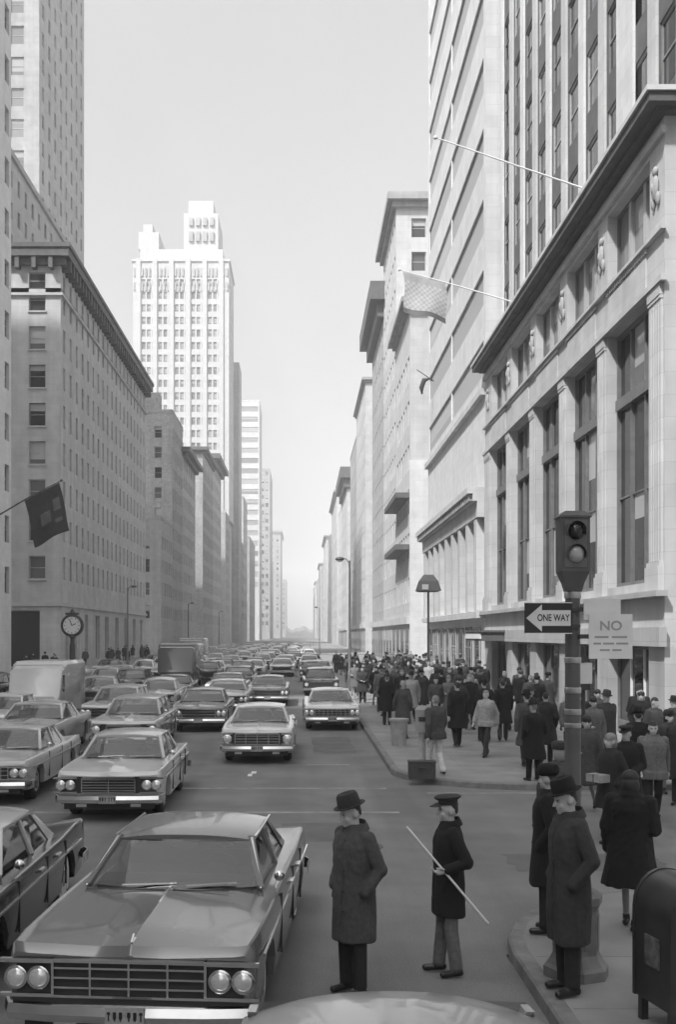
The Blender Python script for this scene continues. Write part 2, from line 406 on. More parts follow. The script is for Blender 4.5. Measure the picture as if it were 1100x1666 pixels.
def boxpart(root, name, x0,x1,y0,y1,z0,z1, m):
    b = MB(); b.box(x0,x1,y0,y1,z0,z1); o = b.build(name, m, root); rl = root.location; o.location = (-rl.x,-rl.y,0); return o
def core(root, fp, h, inset_=0.6): boxpart(root, 'inner_core', fp[0]+inset_, fp[1]-inset_, fp[2]+inset_, fp[3]-inset_, 0.0, h-0.3, dark_core)
def building(name, label, fp, h, wm, specs, cornice=None, glass=None, parapet=0.0, base=0.13, group=None):
    """specs: face -> dict(cols, rows, style, rec, sill, glass); faces without a spec are plain walls"""
    root = empty(name, ((fp[0]+fp[1])/2, (fp[2]+fp[3])/2, 0)); tag(root, label, 'building', group)
    for fc in 'swen':
        s = specs.get(fc)
        if s: facade(root, fp, fc, 0, h, s['cols'], s['rows'], s.get('mat', wm), s.get('glass', glass or win_dark), s.get('style','sash'), s.get('rec',0.28), s.get('sill',False))
        else: facade(root, fp, fc, 0, h, [], [], wm, win_dark)
    core(root, fp, h)
    if cornice:
        over, th, cm = cornice[:3]
        slab(root, fp, h-th*0.45, h+0.02, over*0.45, cm, 'cornice_bed'); slab(root, fp, h+0.02, h+th*0.55, over, cm)
    else: slab(root, fp, h-0.25, h+0.35, 0.08, wm, 'parapet')
    return root

# ---- R1: low limestone bank at the corner, big arcaded windows between piers
fp = (XR, XR+26, 30.5, 60.4)
R1 = empty('corner_bank', (XR+13, 45, 0)); tag(R1, 'low pale stone corner building with tall recessed windows behind the traffic signal', 'building')
Lf = 29.9
cols = [(60.4-(31.8+5.55*k+4.4), 60.4-(31.8+5.55*k)) for k in range(5)]
m = MB()
GF = 4.45
rowsR1 = [(GF+0.35, 13.0), (14.55, 16.95)]
rec = 0.42
us_list = sorted(cols)
facade_h = 17.6
zs = 2.95
for (a, b) in rowsR1 + [(facade_h, facade_h)]:
    m.quad((0,0,zs),(Lf,0,zs),(Lf,0,a),(0,0,a))
    us = 0
    for (c, d) in us_list + [(Lf, Lf)]:
        if b > a:
            m.quad((us,0,a),(c,0,a),(c,0,b),(us,0,b))
            if d > c:
                m.quad((c,0,a),(c,0,b),(c,rec,b),(c,rec,a)); m.quad((d,0,b),(d,0,a),(d,rec,a),(d,rec,b)); m.quad((c,0,b),(d,0,b),(d,rec,b),(c,rec,b)); m.quad((d,0,a),(c,0,a),(c,rec,a),(d,rec,a))
        us = d
    zs = b
rl = R1.location
def onW(u, off=0.0): return (XR+off-rl.x, 60.4-u-rl.y, 0)
m.build('wall', bank_stone, R1, onW(0), ROT['w'])
for kk, (c, d) in enumerate(cols):
    wd = d-c; cc = (c+d)/2
    # tall window: bronze frame, mullions, transom, panes each their own
    tw = MB(); hgt = rowsR1[0][1]-rowsR1[0][0]; h2 = wd/2
    tw.box(-h2,-h2+0.12,-0.12,0.05,0,hgt); tw.box(h2-0.12,h2,-0.12,0.05,0,hgt); tw.box(-h2+0.12,h2-0.12,-0.12,0.05,0,0.15); tw.box(-h2+0.12,h2-0.12,-0.12,0.05,hgt-0.15,hgt)
    fr = tw.build('window', mat('bronze_frame', 0.14, 0.5, 0.2, 3), R1, (onW(cc, rec)[0], onW(cc)[1], rowsR1[0][0]), ROT['w'], )
    for q in (-1, 1):
        mu = MB(); mu.box(q*0.72-0.06,q*0.72+0.06,-0.1,0.04,0.15,hgt-0.15); mu.build('mullion', mat('bronze_frame', .14), fr)
    tr = MB(); tr.box(-h2+0.12,h2-0.12,-0.2,0.03,hgt*0.70,hgt*0.70+0.35); tr.build('transom', mat('bronze_frame', .14), fr)
    xs = [-h2+0.12,-0.83,-0.61,0.61,0.83,h2-0.12]
    for i in (0, 2, 4):
        for (za, zb) in ((0.15,hgt*0.35),(hgt*0.35+0.06,hgt*0.70),(hgt*0.70+0.35,hgt-0.15)):
            p = MB(); p.quad((xs[i],0,za),(xs[i+1],0,za),(xs[i+1],0,zb),(xs[i],0,zb)); p.build('pane', win_shop if i != 2 else win_dark, fr)
    gb = MB(); gb.box(-h2+0.12,h2-0.12,-0.06,0.02,hgt*0.35,hgt*0.35+0.06); gb.build('glazing_bar', mat('bronze_frame', .14), fr)
    # attic window
    ha = rowsR1[1][1]-rowsR1[1][0]
    aw = MB(); aw.box(-h2,-h2+0.1,-0.1,0.05,0,ha); aw.box(h2-0.1,h2,-0.1,0.05,0,ha); aw.box(-h2+0.1,h2-0.1,-0.1,0.05,0,0.1); aw.box(-h2+0.1,h2-0.1,-0.1,0.05,ha-0.1,ha)
    af = aw.build('window', mat('bronze_frame', .14), R1, (onW(cc, rec)[0], onW(cc)[1], rowsR1[1][0]), ROT['w'])
    for q in (-1, 1):
        mu = MB(); mu.box(q*0.75-0.12,q*0.75+0.12,-0.12,0.04,0.1,ha-0.1); mu.build('mullion', bank_stone, af)
    for (xa, xb) in ((-h2+0.1,-0.91),(-0.59,0.59),(0.91,h2-0.1)):
        p = MB(); p.quad((xa,0,0.1),(xb,0,0.1),(xb,0,ha-0.1),(xa,0,ha-0.1)); p.build('pane', win_pale, af)
    # spandrel panel with a dentil strip between the two windows
    sp = MB(); sp.box(c+0.25,d-0.25,-0.05,-0.002,13.25,14.2); sp.build('spandrel_panel', bank_stone, R1, onW(0), ROT['w'])
    dn = MB()
    for q in range(22):
        u = c + 0.15 + (wd-0.3)*q/21; dn.box(u-0.055,u+0.055,-0.09,-0.004,14.3,14.43)
    dn.build('dentil_strip', bank_stone, R1, onW(0), ROT['w'])['kind'] = 'stuff'
# piers: pilasters with plinth, fluted face, capital and a carved cartouche
edges = [(0, cols[-1][0])] + [(cols[-1-i][1], cols[-2-i][0]) for i in range(4)] + [(cols[0][1], Lf)]
for i, (a, b) in enumerate(edges):
    if b - a < 0.5: continue
    wide = b - a; a2, b2 = a + 0.12, b - 0.12
    p = MB(); p.box(a2,b2,-0.07,-0.002,GF+0.05,13.02)
    n = 4; fw = (b2-a2-0.2)/n
    for q in range(n): p.box(a2+0.1+q*fw+0.05,a2+0.1+(q+1)*fw-0.05,-0.095,-0.069,GF+0.9,12.5)
    po = p.build('pilaster', bank_stone, R1, onW(0), ROT['w'])
    p = MB(); p.box(a2-0.07,b2+0.07,-0.17,-0.003,GF+0.05,GF+0.75); p.box(a2-0.04,b2+0.04,-0.13,-0.003,GF+0.75,GF+0.88); p.build('plinth', bank_stone, po)
    p = MB(); p.box(a2-0.02,b2+0.02,-0.10,-0.003,12.62,12.72); p.box(a2-0.03,b2+0.03,-0.12,-0.003,12.72,13.02); p.build('capital', bank_stone, po)
    cm_ = (a+b)/2
    p = MB(); p.ell((cm_,-0.05,15.85),(0.24,0.10,0.36)); p.ell((cm_,-0.05,16.32),(0.16,0.08,0.14)); p.ell((cm_-0.2,-0.04,15.5),(0.12,0.07,0.2)); p.ell((cm_+0.2,-0.04,15.5),(0.12,0.07,0.2)); p.ell((cm_,-0.11,15.85),(0.1,0.07,0.16))
    p.build('cartouche', stone_mid, R1, onW(0), ROT['w'], smooth=50)
for nm, z0, z1, ov in (('string_course', 13.03, 13.2, 0.17), ('string_course', 14.45, 14.55, 0.16), ('architrave', 17.1, 17.3, 0.12)):
    p = MB(); p.box(-0.05,Lf+ov,-ov,-0.003,z0,z1); p.build(nm, bank_stone, R1, onW(0), ROT['w'])
# ground floor: fascia and shop fronts with piers
p = MB(); p.box(-0.02,Lf+0.3,-0.34,-0.003,GF-0.1,GF+0.06); p.build('string_course', stone_warm, R1, onW(0), ROT['w'])
p = MB(); p.box(0.0,Lf+0.2,-0.22,-0.003,2.96,3.5); p.build('shop_fascia', stone_warm, R1, onW(0), ROT['w'])
sh = sorted([(c+0.1, d-0.1) for c, d in cols]); us = 0
for i, (c, d) in enumerate(sh + [(Lf, Lf)]):
    p = MB(); p.box(us,c,0,0.6,0.1,2.95); p.build('shop_pier', stone_warm, R1, onW(0), ROT['w'])
    if d > c:
        f = MB(); wd = d-c
        f.box(c,c+0.08,0.3,0.4,0.1,2.95); f.box(d-0.08,d,0.3,0.4,0.1,2.95); f.box(c+0.08,d-0.08,0.3,0.4,2.85,2.95); f.box(c+0.08,d-0.08,0.28,0.42,0.1,0.55)
        so = f.build('shop_window', mat('bronze_frame', .14), R1, onW(0), ROT['w'])
        for q in range(3):
            xa = c+0.08+(wd-0.16)*q/3; xb = c+0.08+(wd-0.16)*(q+1)/3
            pn = MB(); pn.quad((xa+0.04,0.36,0.55),(xb-0.04,0.36,0.55),(xb-0.04,0.36,2.85),(xa+0.04,0.36,2.85)); pn.build('pane', win_shop, so)
            if q: fb = MB(); fb.box(xa-0.04,xa+0.04,0.3,0.4,0.55,2.85); fb.build('glazing_bar', white if i == 4 else mat('bronze_frame', .14), so)
    us = d
# entrance marquee over the far bays
p = MB(); p.box(1.6,7.0,-1.3,-0.23,2.98,3.4); p.box(1.5,7.1,-1.4,-0.225,3.4,3.5); p.build('entrance_marquee', mat('dark_marquee', 0.09, 0.5), R1, onW(0), ROT['w'])
p = MB(); p.box(1.9,6.7,-1.36,-1.302,3.08,3.34); p.box(1.54,1.598,-1.2,-0.4,3.08,3.34); p.build('marquee_panel', white, R1, onW(0), ROT['w'])
# south side, along the cross street
colsS = [(1.6+5.2*k, 1.6+5.2*k+3.9) for k in range(4)]
for (z0, z1, c2) in ((0.1, GF, []), (GF, facade_h, colsS)):
    facade(R1, fp, 's', z0, z1, c2, rowsR1 if c2 else [], bank_stone, win_dark, 'cross', 0.6)
for fc in 'en': facade(R1, fp, fc, 0, facade_h, [], [], stone_warm, win_dark)
boxpart(R1, 'inner_core', XR+0.95, XR+25, 31.6, 59.8, 0, facade_h-0.2, dark_core)
slab(R1, fp, 17.6, 17.72, 0.3, soffit_shade, 'cornice_bed'); slab(R1, fp, 17.72, 17.98, 0.62, soffit_shade, 'cornice'); slab(R1, fp, 17.98, 18.12, 0.70, stone_pale, 'cornice_cap')
boxpart(R1, 'parapet', XR+0.12, XR+25.9, 30.62, 60.3, 18.12, 18.5, bank_stone)

# ---- R2: tower of vertical piers rising behind the bank's cornice
fp = (XR+0.9, XR+25.5, 31.3, 60.2); hh = 66
R2 = empty('pier_tower', ((fp[0]+fp[1])/2, 45.7, 18.5)); tag(R2, 'pale office tower with close vertical piers rising above the corner bank', 'building')
n = 10; Lr = 28.9; p_ = Lr/n
cols = [(i*p_+0.5, (i+1)*p_-0.5) for i in range(n)]
facade(R2, fp, 'w', 0, hh-18.5, cols, floors(0.3, hh-18.5, 3.55, 2.3, 0.8), mat('dark_spandrel', 0.10, 0.7, 0.2, 1.5), win_shop, 'sash', 0.10)
facade(R2, fp, 's', 0, hh-18.5, [(i*2.9+0.9, i*2.9+2.5) for i in range(8)], floors(0.3, hh-18.5, 3.55, 2.1, 0.85), stone_pale, win_dark, 'sash', 0.3)
for fc in 'en': facade(R2, fp, fc, 0, hh-18.5, [], [], stone_pale, win_dark)
x_, y_ = place_u('w', fp, 0)
for i in range(n+1):
    wide = 0.46 if 0 < i < n else 0.7
    if i == 8: wide = 1.0
    a = max(0.0, i*p_-wide); b = min(Lr, i*p_+wide)
    q = MB(); q.box(a+0.06,b-0.06,-0.10,-0.003,0,hh-18.6); q.build('pier', stone_white if i % 2 == 0 else stone_pale, R2, (x_-R2.location.x, y_-R2.location.y, 0), ROT['w'])
boxpart(R2, 'inner_core', fp[0]+0.6, fp[1]-0.6, fp[2]+0.6, fp[3]-0.6, 0, hh-19, dark_core); slab(R2, fp, hh-18.7, hh-18.2, 0.55, stone_pale, 'parapet')

# ---- R3: tall light building, ribbon windows above a columned base
fp = (XR+0.02, XR+26, 60.42, 88.0); hh = 66
R3 = empty('ribbon_window_tower', (XR+13, 74, 0)); tag(R3, 'tall light building of horizontal window bands above a columned stone base', 'building')
Lr = 27.58
rows = floors(16.6, hh-0.5, 3.9, 1.95, 1.0)
facade(R3, fp, 'w', 0.1, hh, [(0.7, 13.6), (13.7, 26.9)], rows, stone_white, win_ribbon, 'band', 0.14)
facade(R3, fp, 's', 18, hh, [(1.0+i*3.0, 1.0+i*3+2.2) for i in range(7)], rows, stone_pale, win_dark, 'ribbon', 0.25)
for fc in 'en': facade(R3, fp, fc, 0, hh, [], [], stone_pale, win_dark)
core(R3, fp, hh); slab(R3, fp, hh-0.2, hh+0.5, 0.3, stone_white, 'parapet')
rl = R3.location; ax, ay = place_u('w', fp, 0); ax -= rl.x; ay -= rl.y
for i in range(9):
    u = 1.0 + i*(Lr-2.0)/8
    q = MB(); q.box(u-0.42,u+0.42,-0.42,-0.003,4.6,9.7); q.build('pilaster', stone_pale, R3, (ax,ay,0), ROT['w'])
    if i < 8:
        u2 = u + 0.62; wdt = (Lr-2)/8 - 1.24
        link('window', window_mesh(wdt, 4.4, 'cross', win_dark), R3, (XR-0.03-rl.x, 88-(u2+wdt/2)-rl.y, 5.0), ROT['w'])
        if i in (1, 4, 6):
            link('doorway', window_mesh(wdt+0.3, 3.6, 'cross', win_shop), R3, (XR-0.04-rl.x, 88-(u2+wdt/2)-rl.y, 0.14), ROT['w'])
        else: link('shop_window', window_mesh(wdt+0.2, 3.1, 'plain', win_shop), R3, (XR-0.04-rl.x, 88-(u2+wdt/2)-rl.y, 0.6), ROT['w'])
for nm, z0, z1, ov in (('string_course',4.2,4.55,0.5),('entablature',9.72,10.6,0.46),('cornice_bed',10.6,11.0,0.7),('cornice',11.0,11.35,1.0),('string_course',16.4,16.75,0.3)):
    q = MB(); q.box(0.0,Lr,-ov,-0.004,z0,z1); q.build(nm, stone_pale, R3, (ax,ay,0), ROT['w'])
brackets(R3, fp, 'w', 10.62, 10.95, 0.9, 0.7, 0.3, stone_mid)

# ---- the east side of the avenue beyond the next street
def east(name, label, y0, y1, h, wm, n, wd, pitch, wh, style='sash', cornice=None, glass=None, x=XR+0.36, z0=5.5, south=True, base=True, rec=0.3, depth=24, ss=None):
    fp = (x, x+depth, y0, y1)
    L = y1-y0
    sp = {'w': dict(cols=even(n, L, wd, 0.5, 0.5), rows=floors(z0, h-0.6, pitch, wh, 0.9), style=style, rec=rec)}
    if south: sp['s'] = dict(cols=ss or even(3, depth, 1.3, 0.4, 6), rows=floors(z0, h-0.6, pitch, wh, 0.9), style=style)
    b = building(name, label, fp, h, wm, sp, cornice, glass)
    if base:
        rl = b.location; ax, ay = place_u('w', fp, 0)
        k = max(2, int(L/4.5)); p = L/k
        for i in range(k):
            link('shop_window', window_mesh(p-0.9, 3.4, 'plain', win_shop), b, (x-0.05-rl.x, y1-(i+0.5)*p-rl.y, 0.5), ROT['w'])
        q = MB(); q.box(0,L,-0.35,-0.003,4.3,5.0); q.build('shop_fascia', stone_pale, b, (ax-rl.x, ay-rl.y, 0), ROT['w'])
    return b
R4 = east('white_corner_store', 'six-storey pale store with a bright white corner flank beyond the cross street', 106.2, 122, 35.0, stone_pale, 6, 1.5, 4.3, 2.4, ss=even(2, 24, 1.2, 8, 6), cornice=(0.9, 0.9, stone_mid))
rl = R4.location
boxpart(R4, 'white_flank', XR+0.30, XR+4.2, 105.9, 106.19, 0.1, 20.0, stone_white)
for (z0, z1) in ((11.5, 12.0), (16.5, 17.0)): boxpart(R4, 'awning', XR-1.0, XR+0.35, 106.8, 121.5, z0, z1, copper)
east('stepped_tower', 'tall pale tower with banded crown and stepped top beyond the white-flanked store', 122.05, 141, 51.0, stone_pale, 7, 1.4, 3.7, 2.1, cornice=(1.0, 1.4, stone_mid), ss=even(1, 24, 1.6, 1.0, 20))
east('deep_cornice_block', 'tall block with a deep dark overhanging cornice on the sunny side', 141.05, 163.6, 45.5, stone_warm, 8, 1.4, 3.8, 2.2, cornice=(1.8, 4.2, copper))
east('plain_loft_building', 'plain pale loft building beyond the dark-corniced block', 181.6, 212, 45, stone_pale, 9, 1.6, 3.9, 2.3, cornice=(0.6, 0.8, stone_mid))
east('grey_loft_building', 'slightly lower grey loft building with a flat roof on the sunny side', 212.05, 239, 41, stone_warm, 8, 1.5, 3.8, 2.2)
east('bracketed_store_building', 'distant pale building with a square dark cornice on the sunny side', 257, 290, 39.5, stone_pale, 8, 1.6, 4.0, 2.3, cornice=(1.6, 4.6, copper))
east('distant_white_block', 'distant white block with few windows on the sunny side', 290.05, 315, 37, stone_white, 6, 1.5, 4.0, 2.2)
for i, (y0, h, m_) in enumerate(((332,46,stone_pale),(408,40,stone_white),(484,46,stone_pale),(560,38,stone_warm),(640,44,stone_pale),(740,40,stone_white),(860,44,stone_pale),(1000,46,stone_warm))):
    b = east('far_avenue_building', '%s faint building in the far hazy row on the sunny side' % ordn(i), y0, y0+57, h, m_, 9, 2.2, 4.4, 2.4, base=False, south=False, cornice=(1.0,1.2,stone_mid) if i % 2 == 0 else None)

# ---- west side: L0, the tall block at the edge of the picture, and its neighbour beside the camera (it shades the crossing)
fp = (XL-30, XL, 30.5, 88.0); hh = 60
building('edge_apartment_block', 'tall pale block at the very left edge of the picture', fp, hh, stone_white, {
    'e': dict(cols=[(Lc, Lc+1.3) for Lc in (33.0, 37.2, 41.4, 45.6, 49.8, 55.6)], rows=floors(5.6, hh, 4.0, 2.1, 0.9), sill=False),
    'n': dict(cols=even(5, 30, 1.4), rows=floors(5.6, hh, 4.0, 2.1))})
fp = (XL-30, XL, -72, 9.0); hh = 62
building('camera_side_block', 'tall grey block beside the crossing, outside the picture', fp, hh, stone_mid, {
    'e': dict(cols=even(9, 81, 4.0), rows=floors(5.6, hh, 7.6, 4.6)), 'n': dict(cols=even(4, 30, 3.0), rows=floors(5.6, hh, 7.6, 4.6))})
fp = (XR, XR+26, -72, 9.0); hh = 34
building('camera_side_store', 'pale store block behind the mailbox corner, outside the picture', fp, hh, stone_pale, {
    'w': dict(cols=even(9, 81, 4.0), rows=floors(5.6, hh, 7.6, 4.6)), 'n': dict(cols=even(4, 26, 3.0), rows=floors(5.6, hh, 7.6, 4.6))})

# ---- L1: nine-storey stone building with the dark projecting cornice
fp = (XL-16, XL, 106.0, 163.6); hh = 38.6
L1 = empty('dark_cornice_building', (XL-8, 134, 0)); tag(L1, 'nine-storey grey stone building with a dark projecting cornice, behind the street clock', 'building')
rowsL = [(8.6+3.67*k, 8.6+3.67*k+2.2) for k in range(8)]
colsE = []
for k in range(19): u0 = 1.1 + 3.0*k; colsE.append((u0, u0+0.95))
facade(L1, fp, 'e', 6.2, 35.9, colsE, rowsL, stone_soft, win_dark, 'sash', 0.22)
facade(L1, fp, 's', 6.2, 35.9, [(16-8.5, 16-6.9), (16-3.05, 16-1.45)], rowsL, stone_soft, win_dark, 'sash', 0.3, sill=True)
facade(L1, fp, 'e', 0.1, 6.2, [(2.2,3.6),(6.3,7.7),(12,13.6),(18,20.5),(24,26.5),(31,33.5),(38,40.5),(45,47.5),(52,54)], [(0.5, 5.4)], stone_soft, win_shop, 'cross', 0.4)
facade(L1, fp, 's', 0.1, 6.2, [(16-6.0,16-2.0)], [(0.15, 5.6)], stone_soft, win_shop, 'plain', 0.5)
facade(L1, fp, 'e', 35.9, 38.6, [(c, d) for c, d in colsE], [(36.4, 38.0)], stone_soft, win_dark, 'sash', 0.2)
facade(L1, fp, 's', 35.9, 38.6, [(16-8.5, 16-6.9), (16-3.05, 16-1.45)], [(36.4, 38.0)], stone_soft, win_dark, 'sash', 0.2)
for fc in 'wn': facade(L1, fp, fc, 0, 38.6, [], [], stone_soft, win_dark)
core(L1, fp, 38.6)
slab(L1, fp, 35.75, 36.0, 0.25, stone_light, 'string_course'); slab(L1, fp, 6.0, 6.35, 0.2, stone_light, 'string_course')
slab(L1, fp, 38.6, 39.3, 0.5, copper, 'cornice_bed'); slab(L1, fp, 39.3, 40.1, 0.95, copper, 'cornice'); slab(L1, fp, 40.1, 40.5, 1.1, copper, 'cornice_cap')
for fc in 'es': brackets(L1, fp, fc, 38.2, 39.28, 0.85, 1.5, 0.4, copper)
# ---- L2/L3: the setback tower behind it
fp2 = (XL-30, XL-7.0, 106.6, 147.0); hh = 52.7
T = empty('setback_tower', (XL-18, 128, 0)); tag(T, 'very tall pale tower with many small windows above a broad lower wing', 'building')
facade(T, fp2, 'e', 30, hh, even(13, 40.4, 1.0, 0.4, 0.4), [(33.2+3.3*k, 33.2+3.3*k+1.7) for k in range(6)], stone_soft, win_dark, 'sash', 0.2)
for fc in 'swn': facade(T, fp2, fc, 30, hh, [], [], stone_soft, win_dark)
boxpart(T, 'lower_wing', fp2[0]+0.6, fp2[1]-0.6, fp2[2]+0.6, fp2[3]-0.6, 0, hh-0.3, stone_soft); slab(T, fp2, hh-0.1, hh+0.5, 0.3, stone_soft, 'parapet')
fp3 = (XL-30, -33.0, 138.5, 167.0); hh = 104
facade(T, fp3, 'e', hh-55, hh, even(8, 28.5, 1.1, 0.4, 0.4), floors(hh-55, hh, 3.5, 1.8), stone_soft, win_dark, 'sash', 0.2)
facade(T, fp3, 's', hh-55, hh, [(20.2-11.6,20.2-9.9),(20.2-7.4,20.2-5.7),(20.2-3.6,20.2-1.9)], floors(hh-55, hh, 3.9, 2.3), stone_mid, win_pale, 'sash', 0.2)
for fc in 'wn': facade(T, fp3, fc, hh-55, hh, [], [], stone_soft, win_dark)
boxpart(T, 'tower_core', fp3[0]+0.6, fp3[1]-0.6, fp3[2]+0.6, fp3[3]-0.6, hh-56, hh-0.2, dark_core); slab(T, fp3, hh-0.1, hh+0.5, 0.2, stone_soft, 'parapet')

# ---- the shaded row beyond, west side
def west(name, label, y0, y1, h, wm, n, wd, pitch, wh, cornice=None, glass=None, x=XL, z0=5.0, depth=24, ss=None, south=True, style='sash', fine=True):
    fp = (x-depth, x, y0, y1); L = y1-y0
    sp = {'e': dict(cols=even(n, L, wd, 0.4, 0.4), rows=floors(z0, h-0.6, pitch, wh, 0.9), style=style)}
    if south: sp['s'] = dict(cols=ss or even(4, depth, 1.3, 8, 0.6), rows=floors(z0, h-0.6, pitch, wh, 0.9), style=style)
    return building(name, label, fp, h, wm, sp, cornice, glass)
west('pale_low_corner_building', 'lower pale corner building with a plain lit flank in the shaded row', 181.6, 197, 22.5, stone_warm, 5, 1.4, 3.8, 2.2, ss=even(1, 24, 1.2, 20, 1))
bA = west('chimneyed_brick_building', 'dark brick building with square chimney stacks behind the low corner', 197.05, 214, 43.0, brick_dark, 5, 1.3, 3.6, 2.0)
boxpart(bA, 'chimney', XL-5.2, XL-2.4, 197.6, 201, 43.0, 46.5, brick_dark); boxpart(bA, 'chimney', XL-12, XL-9, 199, 202, 43.0, 45.5, brick_dark)
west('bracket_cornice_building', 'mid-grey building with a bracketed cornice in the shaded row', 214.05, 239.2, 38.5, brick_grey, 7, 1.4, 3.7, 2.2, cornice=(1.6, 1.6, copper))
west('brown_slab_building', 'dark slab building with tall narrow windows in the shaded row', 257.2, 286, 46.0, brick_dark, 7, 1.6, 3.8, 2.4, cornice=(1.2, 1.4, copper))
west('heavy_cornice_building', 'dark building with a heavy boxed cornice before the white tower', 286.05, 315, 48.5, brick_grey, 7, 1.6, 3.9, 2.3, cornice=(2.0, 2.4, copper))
# white tower
fp = (-54.0, XL-0.2, 352.0, 376.0)
WT = empty('white_tower', (-38, 364, 0)); tag(WT, 'gleaming white skyscraper with stepped crown standing over the shaded row', 'building')
hW = 122
colsW = []
Lw = fp[1]-fp[0]
for b in range(5):
    u0 = 2.1 + b*(Lw-4.2)/5
    for q in range(3): c = u0 + 0.75 + q*1.62; colsW.append((c, c+1.15))
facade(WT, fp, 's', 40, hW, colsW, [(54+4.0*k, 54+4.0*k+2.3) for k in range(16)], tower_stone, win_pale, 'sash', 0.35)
facade(WT, fp, 'e', 40, hW, even(6, 24, 1.4), [(54+4.0*k, 54+4.0*k+2.3) for k in range(16)], tower_stone, win_dark, 'sash', 0.3)
for fc in 'wn': facade(WT, fp, fc, 40, hW, [], [], tower_stone, win_dark)
boxpart(WT, 'lower_block', fp[0]+0.6, fp[1]-0.6, fp[2]+0.6, fp[3]-0.6, 0, hW-0.2, tower_stone)
slab(WT, fp, hW-0.1, hW+0.6, 0.4, tower_stone, 'cornice'); 
q = MB()
for b in range(6):
    u0 = 1.7 + b*(Lw-4.2)/5; q = MB(); q.box(u0-0.75,u0+0.75,-0.5,-0.003,40,hW+0.8); q.build('buttress', tower_stone, WT, (fp[0]+38, fp[2]-364, 0), 0)
for (x0,x1,z0,z1) in ((-52,-25.5,hW+0.6,hW+4.5),(-52.5,-46,hW+4.5,hW+10),(-51,-48,hW+10,hW+12.5),(-38,-27,hW+4.5,hW+16),(-36.5,-28.5,hW+16,hW+20)): boxpart(WT, 'crown_step', x0,x1,354,374,z0,z1, tower_stone)
for zz in (112.6, 117.2):
    q = MB()
    for i in range(26): u = 0.6 + i*(Lw-1.2)/25; q.box(u-0.28,u+0.28,-0.35,-0.004,zz,zz+2.6)
    q.build('crown_fin_row', stone_warm, WT, (fp[0]+38, fp[2]-364, 0), 0)['kind'] = 'stuff'
rw = MB()
for i in range(4): rw.box(-36.3+i*2.2,-35.0+i*2.2,353.4,353.99,hW+7,hW+10); rw.box(-36.3+i*2.2,-35.0+i*2.2,353.4,353.99,hW+12,hW+14.5)
o = rw.build('crown_pier_row', stone_warm, WT); o.location = (38,-364,0); o['kind'] = 'stuff'
boxpart(WT, 'grey_rear_wing', -24.5, -21.6, 377, 392, 0, 96, stone_mid)
west('shaded_street_building', 'grey building at the foot of the white tower', 332.8, 351.5, 40, brick_grey, 5, 1.6, 3.9, 2.3, ss=even(4,24,1.4,6,0.6))
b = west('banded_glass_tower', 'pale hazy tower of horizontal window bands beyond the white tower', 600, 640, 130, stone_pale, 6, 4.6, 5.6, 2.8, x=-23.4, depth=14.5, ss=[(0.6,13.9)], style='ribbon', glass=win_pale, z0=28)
for i, (y0, y1, h, x, d, m_) in enumerate(((400,436,38,XL,20,stone_mid),(440,470,58,XL-0.3,8,brick_grey),(484,540,46,XL,20,stone_mid),(700,760,108,-20.6,9,stone_mid),(820,880,58,XL,18,stone_pale),(960,1040,92,-19.0,14,stone_mid),(1150,1220,60,-17,14,stone_mid))):
    west('far_shaded_building', '%s of the hazy buildings receding past the white tower' % ordn(i), y0, y1, h, m_, 6, 2.4, 5.0, 2.6, x=x, depth=d, ss=even(3, d, 1.6, 0.5, 0.5), z0=8, cornice=(1.6,2.5,stone_mid) if i in (5,) else None)
# the park far up the avenue, a low uneven mass in the haze
tr_ = MB(); nx_ = 60
rng = random.Random(3)
rings_ = []
for i in range(nx_+1):
    x = -90 + 180*i/nx_; h_ = 11 + 6*noise.noise(Vector((x*0.09, 1.7, 0))) + rng.uniform(-1.5, 1.5)
    rings_.append([(x, 1480, 0), (x, 1480 - 3 + rng.uniform(-2, 2), h_*0.6), (x, 1490, h_), (x, 1520 + rng.uniform(-3, 3), h_*0.8), (x, 1535, 0)])
tr_.loft(rings_)
tag(tr_.build('distant_treeline', mat('winter_trees', 0.12, 0.9, 0.4, 0.3), smooth=60), 'grey treeline closing the far end of the avenue', 'treeline', kind='stuff')
# ------------------------------------------------------------------ street furniture
def furn(name, label, cat, loc, rz=0.0, group=None): return tag(empty(name, loc, rz), label, cat, group)
def letters(txt, size, parent, loc, m, name='lettering', sx=1.0):
    """flat printed letters facing -Y"""
    c = bpy.data.curves.new(name, 'FONT'); c.body = txt; c.size = size; c.align_x = 'CENTER'; c.align_y = 'CENTER'; c.offset = size*0.02
    c.materials.append(m); o = bpy.data.objects.new(name, c); COL.objects.link(o); o.parent = parent
    bpy.context.view_layer.update(); dg = bpy.context.evaluated_depsgraph_get(); me = bpy.data.meshes.new_from_object(o.evaluated_get(dg), depsgraph=dg); bpy.data.objects.remove(o)
    o = link(name, me, parent, loc); o.rotation_euler = (R(90), 0, 0); o.scale = (sx, 1, 1); return o
signal_m = mat('signal_grey_paint', 0.075, 0.45, 0.15, 6); pole_m = mat('pole_grey_paint', 0.085, 0.45, 0.2, 3)
lens_dark = mat('dark_signal_lens', 0.02, 0.12, 0.0); lens_grey = mat('grey_signal_lens', 0.34, 0.15, 0.0)
sign_black = mat('black_sign_enamel', 0.012, 0.35, 0.1, 5); sign_white = mat('white_sign_enamel', 0.62, 0.4, 0.08, 5); sign_pale = mat('pale_sign_enamel', 0.66, 0.5, 0.08, 4)
print_grey = mat('faded_print', 0.3, 0.6, 0.1, 5); print_black = mat('black_print', 0.02, 0.6)
